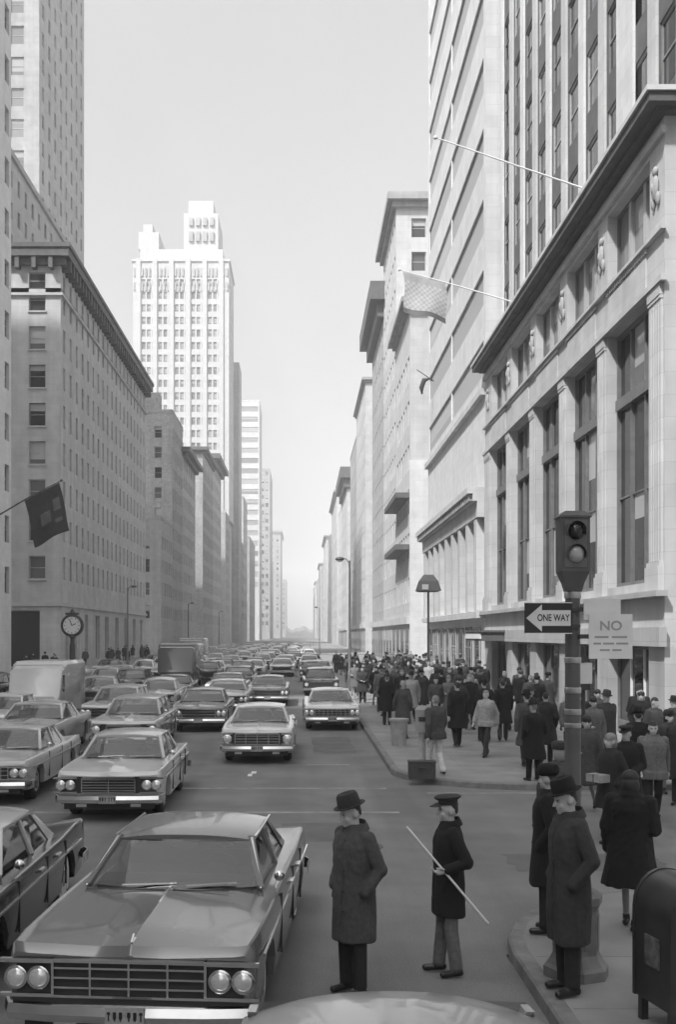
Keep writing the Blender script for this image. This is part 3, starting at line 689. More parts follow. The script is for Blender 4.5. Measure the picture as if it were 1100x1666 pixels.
# traffic signal
SX, SY = 2.52, 10.3
sig = furn('traffic_signal', 'two-lens traffic signal on a grey pole at the near corner', 'traffic signal', (SX, SY, 0.132))
p = MB(); p.lathe([(0.082,0.75),(0.078,0.95),(0.068,3.62)], 20); p.build('pole', pole_m, sig, smooth=40)
ped_m = mat('pedestal_paint', 0.15, 0.55, 0.25, 6)
p = MB(); p.lathe([(0.37,0),(0.37,0.09),(0.33,0.12),(0.30,0.16),(0.265,0.22),(0.26,0.62),(0.275,0.66)], 8); ped = p.build('pedestal', ped_m, sig, (0.03, 0, 0)); ped.scale = (0.82, 0.82, 1.0)
p = MB(); p.lathe([(0.28,0.661),(0.30,0.68),(0.30,0.75),(0.24,0.79),(0.12,0.83),(0.10,0.90)], 8); p.build('pedestal_cap', ped_m, ped)
for k in range(8):
    a = 2*math.pi*(k+0.5)/8; q = MB(); q.box(-0.07,0.07,-0.006,0.006,0.27,0.57); o_ = q.build('pedestal_panel', ped_m, ped, (0.247*math.cos(a), 0.247*math.sin(a), 0), a + math.pi/2)
for zz, hh_ in ((3.50,0.06),(2.62,0.05),(2.42,0.05),(2.30,0.04),(2.9,0.05)):
    p = MB(); p.lathe([(0.074,zz),(0.078,zz+0.01),(0.078,zz+hh_),(0.072,zz+hh_+0.005)], 20); p.build('steel_band', mat('bare_steel', 0.45, 0.3, 0.1, 4, metal=0.8), sig, smooth=40)
p = MB(); p.box(-0.155,0.155,-0.13,0.13,3.70,4.24)
p.loft([[(-0.08,-0.08,3.50),(0.08,-0.08,3.50),(0.08,0.08,3.50),(-0.08,0.08,3.50)],[(-0.1,-0.1,3.58),(0.1,-0.1,3.58),(0.1,0.1,3.58),(-0.1,0.1,3.58)],[(-0.154,-0.129,3.70),(0.154,-0.129,3.70),(0.154,0.129,3.70),(-0.154,0.129,3.70)]])
p.loft([[(-0.17,-0.145,4.24),(0.17,-0.145,4.24),(0.17,0.145,4.24),(-0.17,0.145,4.24)],[(-0.17,-0.145,4.26),(0.17,-0.145,4.26),(0.17,0.145,4.26),(-0.17,0.145,4.26)],[(-0.1,-0.09,4.31),(0.1,-0.09,4.31),(0.1,0.09,4.31),(-0.1,0.09,4.31)]])
hd = p.build('signal_head', signal_m, sig); hd.scale = (0.86, 0.86, 0.92); hd.location = (0, 0, 0.345)
p = MB(); p.box(-0.12,0.12,-0.14,-0.131,3.74,4.21); p.build('signal_door', mat('signal_door_paint', 0.11, 0.45, 0.15, 6), hd)
for zz, lm, nm in ((4.10,lens_dark,'upper dark lens'),(3.87,lens_grey,'lower grey lens')):  # the lower lens has the paler base colour
    p = MB(); p.lathe([(0.085,0),(0.082,-0.03),(0.06,-0.055),(0.03,-0.066),(0.004,-0.068)], 20, axis='y', o=(0,-0.139,zz))
    ln = p.build('signal_lens', lm, hd, smooth=60); ln['label'] = nm
    v = MB(); seg = 12
    rings = []
    for yy, rr in ((-0.139,0.1),(-0.21,0.105)):
        rings.append([(rr*math.cos(a), yy, zz + rr*math.sin(a)) for a in [R(200 - 220*k/seg) for k in range(seg+1)]])
    rings2 = [[(x*0.94, y, (z-zz)*0.94+zz) for x, y, z in rg] for rg in reversed(rings)]
    v.loft([rings[0], rings[1], rings2[0], rings2[1]], caps=False, closed=False); v.build('visor', signal_m, hd, smooth=40)
# one-way sign
ow = furn('one_way_sign', 'black one-way sign with a white arrow pointing left on the signal pole', 'sign', (2.27, SY-0.1, 3.45))
p = MB(); p.box(-0.22,0.22,-0.006,0.006,-0.145,0.145); p.build('plate', sign_black, ow)
p = MB()
arrow = [(-0.205,0),(-0.06,0.125),(-0.06,0.072),(0.205,0.072),(0.205,-0.072),(-0.06,-0.072),(-0.06,-0.125)]
p.loft([[(x,-0.0065,z) for x,z in reversed(arrow)],[(x,-0.009,z) for x,z in reversed(arrow)]]); p.build('arrow', sign_white, ow)
for (x0,x1,z0,z1) in ((-0.22,0.22,0.137,0.145),(-0.22,0.22,-0.145,-0.137)): p = MB(); p.box(x0,x1,-0.0085,-0.0062,z0,z1); p.build('border', sign_white, ow)
letters('ONE WAY', 0.088, ow, (0.045,-0.0105,0), print_black, sx=0.72)
p = MB(); p.box(0.17,0.30,0.007,0.05,0.06,0.09); p.box(0.17,0.30,0.007,0.05,-0.09,-0.06); p.build('bracket', iron, ow)
# parking signs
ns = furn('parking_sign', 'pale sign plate reading NO, lower of two on the pole', 'sign', (2.84, SY-0.12, 3.28))
p = MB(); p.box(-0.20,0.20,-0.005,0.005,-0.205,0.205); p.build('plate', sign_pale, ns)
letters('NO', 0.12, ns, (0,-0.0075,0.095), print_grey, sx=1.1)
for zz, words in ((-0.005,((-0.15,-0.02),(0.01,0.15))),(-0.065,((-0.16,-0.09),(-0.07,0.03),(0.05,0.16))),(-0.125,((-0.10,-0.01),(0.015,0.10)))):
    for (xa, xb) in words: p = MB(); p.box(xa,xb,-0.007,-0.0055,zz-0.009,zz+0.009); p.build('print_line', print_grey, ns)
p = MB(); p.box(-0.28,-0.10,0.006,0.07,-0.02,0.02); p.build('bracket', iron, ns)
ps = furn('parking_sign', 'pale sign plate with one bright strip, upper of two on the pole', 'sign', (2.77, SY-0.09, 3.53))
p = MB(); p.box(-0.17,0.17,-0.005,0.005,-0.095,0.095); p.build('plate', sign_pale, ps)
p = MB(); p.box(-0.16,0.12,-0.007,-0.0055,-0.06,-0.02); p.build('print_strip', sign_white, ps)
p = MB(); p.box(-0.22,-0.06,0.006,0.05,-0.02,0.02); p.build('bracket', iron, ps)
# mailbox
mb_ = furn('mailbox', 'dark round-topped mailbox cut by the right edge of the picture', 'mailbox', (3.08, 8.95, 0.132), R(12))
mm = mat('mailbox_paint', 0.028, 0.35, 0.25, 5)
prof = [(-0.27,0.20),(-0.27,0.92)] + [(-0.27*math.cos(R(t)), 0.92+0.30*math.sin(R(t))) for t in range(15, 180, 15)] + [(0.27,0.92),(0.27,0.20)]
p = MB(); p.loft([[(x,-0.28,z) for x,z in prof],[(x,0.28,z) for x,z in prof]]); p.build('body', mm, mb_, smooth=35)
for s in (-1, 1):
    p = MB(); p.loft([[(x*1.04,s*0.28-0.02,(z-0.2)*1.012+0.195) for x,z in prof],[(x*1.04,s*0.28+0.02,(z-0.2)*1.012+0.195) for x,z in prof]]); p.build('rim', mm, mb_, smooth=35)
for sx_ in (-1, 1):
    for sy_ in (-1, 1): p = MB(); p.box(sx_*0.22-0.03,sx_*0.22+0.03,sy_*0.23-0.03,sy_*0.23+0.03,0,0.21); p.build('leg', mm, mb_)
p = MB(); p.box(-0.2,0.2,-0.335,-0.305,0.86,0.99); p.build('pull_door', mm, mb_)
p = MB(); p.box(-0.12,0.12,-0.36,-0.336,0.91,0.94); p.build('handle', mat('bare_steel', .45), mb_)
p = MB(); p.box(-0.10,0.10,-0.309,-0.301,0.55,0.70); p.build('card_plate', sign_pale, mb_)
p = MB(); p.box(-0.284,-0.272,-0.12,0.10,0.5,0.74); p.build('side_plate', mat('worn_mailbox_paint', 0.09, .5, .5, 14), mb_)
# lamp posts
lamp_m = mat('lamppost_paint', 0.10, 0.5, 0.2, 3); lamp_glass = mat('lamp_glass', 0.55, 0.3)
def lamppost(loc, label, rz):
    t = furn('street_lamp', label, 'street lamp', loc, rz, 'tall street lamps along the avenue kerbs')
    p = MB(); p.lathe([(0.2,0),(0.2,0.5),(0.14,0.7),(0.12,1.1),(0.085,1.15),(0.05,7.3)], 12); p.build('pole', lamp_m, t, smooth=40)
    for s in (1,):
        p = MB(); p.tube([(0,0,6.6),(s*0.05,0,7.2),(s*0.2,0,7.4),(s*0.4,0,7.42)], [0.035,0.03,0.028,0.025], 8); a = p.build('arm', lamp_m, t, smooth=60)
        p = MB(); p.ell((s*0.55,0,7.40),(0.26,0.16,0.12)); p.build('lamp_head', lamp_m, t, smooth=60)
        p = MB(); p.ell((s*0.55,0,7.33),(0.19,0.12,0.10)); p.build('lamp_bowl', lamp_glass, t, smooth=60)
    return t
for i, yy in enumerate((98.0, 150.0, 205.0)): lamppost((KL+0.7, yy, 0.13), '%s slender street lamp along the shaded kerb' % ordn(i), R(8))
for i, yy in enumerate((62.0, 172.0)): lamppost((KR+0.55, yy, 0.13), '%s slender street lamp along the sunny kerb' % ordn(i), R(175))
# big lantern on a post along the sunny sidewalk
lt = furn('lantern_post', 'post with a broad dark hooded lantern above the crowd', 'lantern', (6.95, 61.0, 0.13))
p = MB(); p.lathe([(0.12,0),(0.12,0.6),(0.07,0.8),(0.055,5.55)], 12); p.build('post', iron, lt, smooth=40)
p = MB(); p.loft([[(x*0.48,y*0.4,5.5) for x,y in ((-1,-1),(1,-1),(1,1),(-1,1))],[(x*0.66,y*0.55,5.56) for x,y in ((-1,-1),(1,-1),(1,1),(-1,1))],[(x*0.5,y*0.4,6.1) for x,y in ((-1,-1),(1,-1),(1,1),(-1,1))],[(x*0.25,y*0.2,6.45) for x,y in ((-1,-1),(1,-1),(1,1),(-1,1))]]); hood = p.build('hood', iron, lt)
p = MB(); p.box(-0.4,-0.05,-0.57,-0.55,5.62,5.9); p.build('pane', lens_grey, hood)
# post clock on the shaded sidewalk
ck = furn('street_clock', 'dark post clock with a round white dial on the shaded sidewalk', 'street clock', (-15.95+0.0, 76.6, 0.13))
ckm = mat('clock_iron', 0.05, 0.5, 0.2, 4)
p = MB(); p.box(-0.4,0.4,-0.4,0.4,0,0.25); p.lathe([(0.36,0.25),(0.34,1.0),(0.26,1.15),(0.22,1.3),(0.2,2.4),(0.15,2.55),(0.15,2.9),(0.26,3.0),(0.2,3.1)], 14); p.build('post', ckm, ck, smooth=40)
p = MB(); p.lathe([(0.05,-0.19),(0.70,-0.19),(0.79,-0.12),(0.79,0.12),(0.70,0.19),(0.05,0.19)], 32, axis='y', o=(0,0,3.78)); cs = p.build('clock_case', ckm, ck, smooth=40)
p = MB(); p.lathe([(0.60,-0.012),(0.60,-0.0),(0.01,0.0)], 32, axis='y', o=(0,-0.192,3.78)); dial = p.build('dial', white, cs)
p = MB()
for h_ in range(12):
    a = h_*math.pi/6; p.bar((0.46*math.sin(a),-0.207,3.78+0.46*math.cos(a)),(0.55*math.sin(a),-0.207,3.78+0.55*math.cos(a)),0.05,0.004,up=(0,1,0))
p.build('hour_mark', print_black, dial)
for a, ln_ in ((R(65),0.3),(R(-20),0.45)): p = MB(); p.bar((0,-0.214,3.78),(ln_*math.sin(a),-0.214,3.78+ln_*math.cos(a)),0.06,0.006,up=(0,1,0)); p.build('clock_hand', print_black, dial)
p = MB(); p.box(-0.45,0.45,-0.16,0.16,4.52,4.66); p.lathe([(0.2,4.66),(0.12,4.8),(0.03,4.95)], 10); p.build('finial', ckm, ck)
# flags
def flag_mesh(pts_top, drop, nx, nz, wave, mats, pick, ph=0.0):
    m = MB(); a, b = Vector(pts_top[0]), Vector(pts_top[1]); d = (b-a); side = Vector((0,1,0))
    P = {}
    for t in (0, 1):
        for i in range(nx+1):
            for k in range(nz+1):
                u = i/nx; v = k/nz
                p = a + d*u + Vector(drop)*v + side*(wave*math.sin(u*6+v*1.5+ph)*v*1.0 + t*0.012) + Vector((0.06*math.sin(v*5+ph), 0, -0.05*math.sin(u*7)*v))
                P[t,i,k] = len(m.v); m.v.append(tuple(p))
    for t in (0, 1):
        for i in range(nx):
            for k in range(nz):
                q = (P[t,i,k],P[t,i+1,k],P[t,i+1,k+1],P[t,i,k+1]); m.f.append(q if t == 0 else q[::-1]); m.m.append(pick(i,k))
    for i in range(nx):
        for k in (0, nz): m.f.append((P[0,i,k],P[0,i+1,k],P[1,i+1,k],P[1,i,k])); m.m.append(pick(i,min(k,nz-1)))
    for k in range(nz):
        for i in (0, nx): m.f.append((P[0,i,k],P[0,i,k+1],P[1,i,k+1],P[1,i,k])); m.m.append(pick(min(i,nx-1),k))
    return m
fdark = mat('dark_flag_cloth', 0.045, 0.9, 0.2, 3); fmid = mat('grey_flag_cloth', 0.13, 0.9, 0.2, 3); fpale = mat('pale_flag_cloth', 0.34, 0.9, 0.1, 3); fwhite = mat('white_flag_cloth', 0.44, 0.9, 0.1, 3)
polem = mat('white_pole_paint', 0.75, 0.4, 0.05, 3)
# dark flag at the left
Yf = 80.0
fl = furn('dark_flag', 'dark flag with a pale emblem hanging from a wall pole at the left', 'flag', (XL, Yf, 11.2))
p = MB(); p.tube([(0.0,0,0),(3.2,0,1.9),(5.7,0,3.2)], [0.07,0.055,0.04], 8); p.ell((5.75,0,3.23),(0.1,0.1,0.1)); p.build('flagpole', lamp_m, fl, smooth=60)
def pk(i, k):
    return 1 if ((i-4)**2 + (k-6)**2 < 3 or (i in (7,8) and k in (3,4,5,8))) else 0
flag_mesh([(3.1,-0.1,1.75),(5.6,-0.1,3.05)], (0.75,0,-3.4), 10, 12, 0.22, None, pk).build('cloth', [fdark, fmid], fl, smooth=60)
# two white poles leaning out from the bank's cornice, the farther one carrying a pale starred flag
fp1 = furn('leaning_flagpole', 'bare white flagpole leaning out from the bank cornice, the nearer of two', 'flagpole', (XR-0.4, 36.9, 18.1))
p = MB(); p.tube([(0.3,0,-0.1),(-2.5,0,0.85),(-5.1,0,1.75)], [0.035,0.03,0.022], 8); p.ell((-5.15,0,1.77),(0.07,0.07,0.07)); p.build('pole', polem, fp1, smooth=60)
fp2_ = furn('leaning_flagpole', 'white flagpole with a pale patterned flag at its tip, leaning out from the bank cornice', 'flagpole', (XR-0.4, 49.5, 18.1))
p = MB(); p.tube([(0.4,0,-0.1),(-2.5,0,0.75),(-5.2,0,1.5)], [0.035,0.03,0.022], 8); p.ell((-5.25,0,1.52),(0.07,0.07,0.07)); p.build('pole', polem, fp2_, smooth=60)
flag_mesh([(-5.1,0,1.42),(-3.2,0,0.9)], (0.1,0,-1.75), 16, 16, 0.12, None, lambda i, k: 2 if (i+k) % 2 == 0 and 2 < k < 14 else (1 if k >= 14 else 0)).build('flag', [fpale, fmid, fwhite], fp2_, smooth=60)
for i, (yy, zz) in enumerate(((84.0, 22.5),)):
    ff = furn('furled_flag', ['dark furled flag on a short pole high on the banded building', 'dark furled flag on a short pole low on the columned base'][i], 'flag', (XR, yy, zz))
    p = MB(); p.tube([(0,0,0),(-1.3,0,0.9)], [0.04,0.03], 6); p.build('pole', iron, ff)
    p = MB(); p.tube([(-0.35,0,0.2),(-0.75,0,0.1),(-0.95,0,-0.5),(-0.9,0.05,-0.95)], [0.06,0.2,0.18,0.08], 10); p.build('cloth', fdark, ff, smooth=60)
# things standing at the far corner
bx_ = furn('packing_case', 'dark packing case standing on the far kerb corner', 'case', (2.63, 24.35, 0.132))
cm = mat('dark_case', 0.055, 0.7, 0.2, 8)
p = MB(); p.box(-0.29,0.29,-0.17,0.17,0,0.36); p.build('case_body', cm, bx_); p = MB(); p.box(-0.3,0.3,-0.18,0.18,0.361,0.39); p.build('lid', cm, bx_); p = MB(); p.box(-0.08,0.08,-0.2,-0.172,0.22,0.25); p.build('handle', iron, bx_)
pb = furn('police_call_post', 'slim pale call-box post at the far corner beside the packing case', 'call box', (2.72, 25.1, 0.132))
pm = mat('pale_post_paint', 0.33, 0.6, 0.15, 5)
p = MB(); p.lathe([(0.16,0),(0.16,0.1),(0.08,0.2),(0.08,0.95)], 12); p.build('post', pm, pb, smooth=40); p = MB(); p.box(-0.15,0.15,-0.1,0.1,0.95,1.45); p.loft([[(-0.16,-0.11,1.45),(0.16,-0.11,1.45),(0.16,0.11,1.45),(-0.16,0.11,1.45)],[(-0.08,-0.05,1.55),(0.08,-0.05,1.55),(0.08,0.05,1.55),(-0.08,0.05,1.55)]]); bo = p.build('call_box', pm, pb); p = MB(); p.box(-0.09,0.09,-0.108,-0.101,1.2,1.3); p.build('slot', iron, bo)
lb = furn('litter_basket', 'pale litter basket on the far sidewalk near the kerb', 'litter bin', (2.75, 31.5, 0.132))
p = MB(); p.lathe([(0.2,0),(0.26,0.75),(0.24,0.75),(0.19,0.05),(0.02,0.05)], 16); p.build('basket', pm, lb, smooth=40); p = MB(); p.lathe([(0.262,0.7),(0.285,0.7),(0.285,0.77),(0.262,0.77)], 16); p.build('rim', pm, lb, smooth=30)
sb = furn('sign_box_post', 'small pale box sign on a dark post beyond the cross street', 'sign', (6.1, 24.0, 0.132))
p = MB(); p.lathe([(0.06,0),(0.045,0.2),(0.045,2.9)], 10); p.build('post', iron, sb, smooth=40); p = MB(); p.box(-0.17,0.17,-0.1,0.1,2.1,2.55); p.build('sign_box', sign_pale, sb); p = MB(); p.box(-0.13,0.13,-0.11,-0.101,2.56,2.7); p.box(-0.13,0.13,-0.11,0.1,1.96,2.098); p.build('cap', iron, sb)

# ------------------------------------------------------------------ cars of the nineteen-sixties
def paint(name, v, rough=0.25): return mat(name, v, rough, 0.06, 1.5, spec=0.5, coat=0.7)
PAINT = {k: paint('car_paint_' + k, v) for k, v in (('white',0.62),('cream',0.46),('pale_grey',0.44),('mid_grey',0.17),('dark_grey',0.07),('black',0.02),('silver',0.50))}
seat_m = mat('car_seat', 0.06, 0.8); lamp_lens = mat('headlamp_glass', 0.75, 0.12, 0.1, 30, metal=0.5); tail_lens = mat('tail_lamp', 0.05, 0.2); grille_dark = mat('grille_shadow', 0.018, 0.6); rim_m = mat('wheel_cover', 0.5, 0.25, 0.1, 9, metal=0.9)
plate_m = mat('licence_plate', 0.34, 0.6, 0.2, 30)
def interp(tab, y):
    for (a, va), (b, vb) in zip(tab, tab[1:]):
        if y <= b: t = (y-a)/(b-a) if b > a else 0; return va + (vb-va)*max(0, min(1, t))
    return tab[-1][1]
class Car:
    """dimensions of one model; front towards -Y, origin on the ground under its middle"""
    def __init__(s, L=5.4, W=2.0, roof=1.39, belt=0.93, wagon=False, fin=0.0, hood=0.0, crown=0.055, rwf=0.64):
        s.crown = crown; s.L, s.W, s.roof, s.belt, s.wagon = L, W, roof, belt, wagon
        h = L/2; s.h = h; s.fy, s.ry = -h + 0.95, h - 1.15
        s.wt = [(-h,0.93),(-h+0.06,0.955),(-h+0.4,0.98),(-h+1.2,1.0),(h-1.6,1.0),(h-0.5,0.975),(h-0.05,0.94),(h,0.91)]
        s.et = [(-h,belt-0.10),(-h+0.05,belt-0.035),(-h+0.5,belt-0.02),(-0.9,belt),(1.2,belt+0.01),(h-0.6,belt+0.005+fin),(h-0.06,belt-0.02+fin),(h,belt-0.12)]
        s.ct = [(-h,belt-0.13),(-h+0.05,belt-0.06),(-h+0.4,belt-0.015),(-0.95,belt+0.035+hood),(1.3,belt+0.03),(h-0.6,belt-0.01),(h-0.06,belt-0.06),(h,belt-0.14)]
        s.yA, s.yC = -0.98, (h-0.45 if wagon else 1.42)          # base of windshield and back window
        s.rA, s.rC = -0.38, (h-0.72 if wagon else 0.92)
        s.bw, s.rw = 0.80*W/2, rwf*W/2
    def body(s, m):
        h = s.h; ys = set([-h,-h+0.02,-h+0.06,-h+0.2,-h+0.4,-1.4,-1.15,-0.95,-0.5,0,0.5,1.0,1.3,h-0.6,h-0.3,h-0.1,h-0.04,h])
        ra = 0.40
        for c in (s.fy, s.ry):
            for t in range(0, 181, 18): ys.add(round(c + ra*math.cos(R(t)), 4))
            ys.add(c-ra-0.015); ys.add(c+ra+0.015)
        rings = []
        for y in sorted(ys):
            w_ = interp(s.wt, y)*s.W/2; e = interp(s.et, y); c = interp(s.ct, y); b = 0.27
            if y < -h+0.1: b = 0.36
            if y > h-0.1: b = 0.38
            for k in (s.fy, s.ry):
                if abs(y-k) < ra: b = max(b, 0.33 + math.sqrt(ra*ra-(y-k)**2)*0.92)
            P = [(w_*0.90, b), (w_*0.965, b+0.015), (w_*0.985, max(b+0.02, 0.45)), (w_, max(b+0.03, e-0.19)), (w_*0.997, max(b+0.04, e-0.17)), (w_*0.985, e-0.045), (w_*0.965, e-0.008), (w_*0.945, e), (w_*0.86, e-0.012), (w_*0.62, e*0.45+c*0.55-0.005), (w_*0.3, c-0.006), (0.035, c), (0.012, c+0.012)]
            rings.append([(x,y,z) for x,z in P] + [(-x,y,z) for x,z in reversed(P)])
        m.loft(rings, 0)
    def roofm(s, m, mi=0):
        n, k = 12, 10; P = {}
        rl = s.rC - s.rA
        for t in (0, 1):
            for i in range(n+1):
                for j in range(k+1):
                    u = -1+2*i/n; v = -1+2*j/k
                    x = u*(s.rw+0.035); y = (s.rA+s.rC)/2 + v*(rl/2+0.05) - (0.05*(1-u*u) if v < 0 else -0.04*(1-u*u))*abs(v)
                    z = s.roof - s.crown*abs(u)**2.4 - s.crown*0.9*abs(v)**3 - t*0.045*(1 if max(abs(u),abs(v)) > 0.999 else 0.7)
                    P[t,i,j] = len(m.v); m.v.append((x,y,z))
        for t in (0, 1):
            for i in range(n):
                for j in range(k):
                    q = (P[t,i,j],P[t,i+1,j],P[t,i+1,j+1],P[t,i,j+1]); m.f.append(q if t == 0 else q[::-1]); m.m.append(mi)
        for i in range(n):
            m.f.append((P[0,i+1,0],P[0,i,0],P[1,i,0],P[1,i+1,0])); m.m.append(mi); m.f.append((P[0,i,k],P[0,i+1,k],P[1,i+1,k],P[1,i,k])); m.m.append(mi)
        for j in range(k):
            m.f.append((P[0,0,j],P[0,0,j+1],P[1,0,j+1],P[1,0,j])); m.m.append(mi); m.f.append((P[0,n,j+1],P[0,n,j],P[1,n,j],P[1,n,j+1])); m.m.append(mi)
    def frame(s):
        b = s.belt; zr = s.roof-s.crown-0.03
        return dict(A0=(s.bw,s.yA,b+0.02), A1=(s.rw,s.rA,zr), B0=(s.bw+0.02,0.28,b), B1=(s.rw+0.02,0.30,zr), C0=(s.bw,s.yC,b+0.01), C1=(s.rw,s.rC,zr), D0=(s.bw+0.01,s.yC-(0.32 if not s.wagon else 0.1),b), D1=(s.rw+0.01,s.rC-0.12,zr), E0=(s.bw+0.02,1.25,b), E1=(s.rw+0.02,1.2,zr))
    def pillars(s, m, mi=0, only=None):
        F = s.frame(); n_ = [0]
        def want(): n_[0] += 1; return only is None or n_[0]-1 == only
        for sx in (-1, 1):
            g = lambda k: (F[k][0]*sx, F[k][1], F[k][2])
            if want(): m.bar(g('A0'), g('A1'), 0.05, 0.06, mi, up=(0,1,0.5))
            if want(): m.bar(g('B0'), g('B1'), 0.03, 0.07, mi, up=(0,1,0))
            C0, C1, D0, D1 = map(Vector, (g('C0'), g('C1'), g('D0'), g('D1'))); off = Vector((-0.045*sx,0,0))
            if want(): m.loft([[C0, D0, D0+off, C0+off], [C1, D1, D1+off, C1+off]], mi)
            if s.wagon and want(): m.bar(g('E0'), g('E1'), 0.03, 0.07, mi, up=(0,1,0))
    def screen(s, m, front, mi=0):
        n = 10; b = s.belt; zr = s.roof-s.crown-0.02; rows = []
        y0, y1 = (s.yA, s.rA) if front else (s.yC, s.rC); sg = -1 if front else 1
        for t in (0, 0.5, 1):
            row = []
            for i in range(n+1):
                u = -1+2*i/n; hw = (s.bw-0.02)*(1-t) + (s.rw-0.01)*t
                row.append((u*hw, y0*(1-t)+y1*t + sg*(0.16*(1-t)+0.06*t)*(1-u*u), (b+0.035)*(1-t)+zr*t))
            rows.append(row)
        m.loft(rows, mi, caps=False, closed=False)
    def sides(s):
        F = s.frame(); out = []
        for sx in (-1, 1):
            g = lambda k, ins=0.012: Vector((F[k][0]*sx - ins*sx, F[k][1], F[k][2]))
            prs = [('A','B')] + ([('B','E'),('E','D')] if s.wagon else [('B','D')])
            for a, c in prs: out.append((g(a+'0')+Vector((0,0.05,0)), g(c+'0'), g(c+'1'), g(a+'1')+Vector((0,0.05,0))))
        return out
def wheel_meshes():
    t = MB(); t.lathe([(0.22,-0.1),(0.31,-0.105),(0.35,-0.075),(0.36,-0.03),(0.36,0.03),(0.35,0.075),(0.31,0.105),(0.22,0.1)], 24, axis='x')
    wl = MB(); wl.lathe([(0.255,-0.108),(0.285,-0.108),(0.285,-0.104),(0.255,-0.104)], 24, axis='x'); wl.lathe([(0.255,0.104),(0.285,0.104),(0.285,0.108),(0.255,0.108)], 24, axis='x')
    r_ = MB(); r_.lathe([(0.22,-0.095),(0.20,-0.11),(0.12,-0.095),(0.08,-0.12),(0.02,-0.125),(0.02,0.125),(0.08,0.12),(0.12,0.095),(0.20,0.11),(0.22,0.095)], 20, axis='x')
    return t.mesh('tyre', [rubber], 40), wl.mesh('whitewall', [white], 40), r_.mesh('rim', [rim_m], 30)
TYRE, WALL, RIM = wheel_meshes()
def lamp_mesh(r_):
    m = MB(); m.lathe([(r_,0.0),(r_*0.96,-0.018),(r_*0.7,-0.032),(r_*0.3,-0.04),(0.004,-0.041)], 18, axis='y'); return m
def make_car(c, pm, grille='wide', lamps='quad', detail=True, name='sedan', roofpaint=None, hl=None, trim=True):
    t = empty(name, (0,0,0)); h = c.h; W2 = c.W/2; b = c.belt
    m = MB(); c.body(m); m.build('body', pm, t, smooth=28)
    m = MB(); c.roofm(m); m.build('roof', roofpaint or pm, t, smooth=50)
    for k_ in range(8 if c.wagon else 6):
        m = MB(); c.pillars(m, 0, k_); m.build('window_pillar', roofpaint or pm, t)
    m = MB(); c.screen(m, True); ws = m.build('windshield', car_glass, t, smooth=60)
    m = MB(); c.screen(m, False); m.build('rear_window', car_glass, t, smooth=60)
    for q in c.sides(): m = MB(); m.quad(*q); m.build('side_window', car_glass, t)
    # cabin
    for yy in (0.05, 0.85):
        m = MB(); m.loft([[(x, yy+dy, z) for x, z in ((-c.bw+0.12,b-0.05),(c.bw-0.12,b-0.05),(c.bw-0.16,b+0.18),(-c.bw+0.16,b+0.18))] for dy in (0, 0.13)]); m.build('seat_back', seat_m, t)
    m = MB(); m.loft([[(-c.bw+0.08,c.yA+0.02,b-0.0),(c.bw-0.08,c.yA+0.02,b-0.0),(c.bw-0.08,c.yA+0.02,b+0.055),(-c.bw+0.08,c.yA+0.02,b+0.055)],[(-c.bw+0.08,c.yA+0.35,b-0.0),(c.bw-0.08,c.yA+0.35,b-0.0),(c.bw-0.08,c.yA+0.35,b+0.07),(-c.bw+0.08,c.yA+0.35,b+0.07)]]); m.build('dashboard', seat_m, t)
    if detail:
        m = MB(); pts = [(0.36+0.19*math.cos(a), c.yA+0.5+0.06*math.sin(a), b+0.05+0.18*math.sin(a)) for a in [2*math.pi*k/16 for k in range(17)]]; m.tube(pts, 0.013, 6); m.build('steering_wheel', black, t)
        m = MB(); m.box(-0.11,0.11,c.rA-0.02,c.rA+0.02,c.roof-0.2,c.roof-0.14); m.build('rear_view_mirror', chrome, t)
        m = MB(); m.bar((-0.45,c.yA-0.14,b+0.06),(0.05,c.yA-0.10,b+0.075),0.02,0.015); m.bar((0.15,c.yA-0.15,b+0.065),(0.6,c.yA-0.05,b+0.075),0.02,0.015); m.build('wiper', chrome, t)
    # chrome round the windshield and along the gutter
    F = c.frame()
    for sx in ((-1, 1) if trim else ()):
        m = MB(); m.bar((F['A0'][0]*sx*1.01,F['A0'][1]-0.02,F['A0'][2]),(F['A1'][0]*sx*1.02,F['A1'][1]-0.03,F['A1'][2]),0.022,0.022); m.build('windshield_trim', chrome, t)
        m = MB(); m.bar((F['A1'][0]*sx*1.07,F['A1'][1],F['A1'][2]+0.008),(F['C1'][0]*sx*1.07,F['C1'][1],F['C1'][2]+0.008),0.02,0.02); m.build('gutter_trim', chrome, t)
    # wheels
    for (x, y) in ((-1,c.fy),(1,c.fy),(-1,c.ry),(1,c.ry)):
        wo_ = link('wheel', TYRE, t, (x*(W2-0.2), y, 0.355)); link('rim', RIM, wo_)
        if hl == 'whitewall': link('whitewall', WALL, wo_)
    # front end
    zf0, zf1 = 0.50, b-0.14
    m = MB(); m.box(-W2*0.88,W2*0.88,-h-0.012,-h+0.01,zf0,zf1); m.build('grille_panel', grille_dark, t)
    gw = W2*0.60 if grille != 'narrow' else W2*0.5
    m = MB()
    fr = [(-gw,gw,zf1-0.03,zf1),(-gw,gw,zf0,zf0+0.02),(-gw,-gw+0.02,zf0,zf1),(gw-0.02,gw,zf0,zf1)]
    for (x0,x1,z0,z1) in fr: m.box(x0,x1,-h-0.045,-h-0.013,z0,z1)
    gf = m.build('grille', chrome, t)
    nb = {'wide': 4, 'narrow': 6, 'split': 3}[grille] if detail else 3
    for k in range(1, nb): z = zf0 + (zf1-zf0)*k/nb; mm2 = MB(); mm2.box(-gw+0.02,gw-0.02,-h-0.035,-h-0.013,z-0.008,z+0.008); mm2.build('grille_bar', chrome, gf)
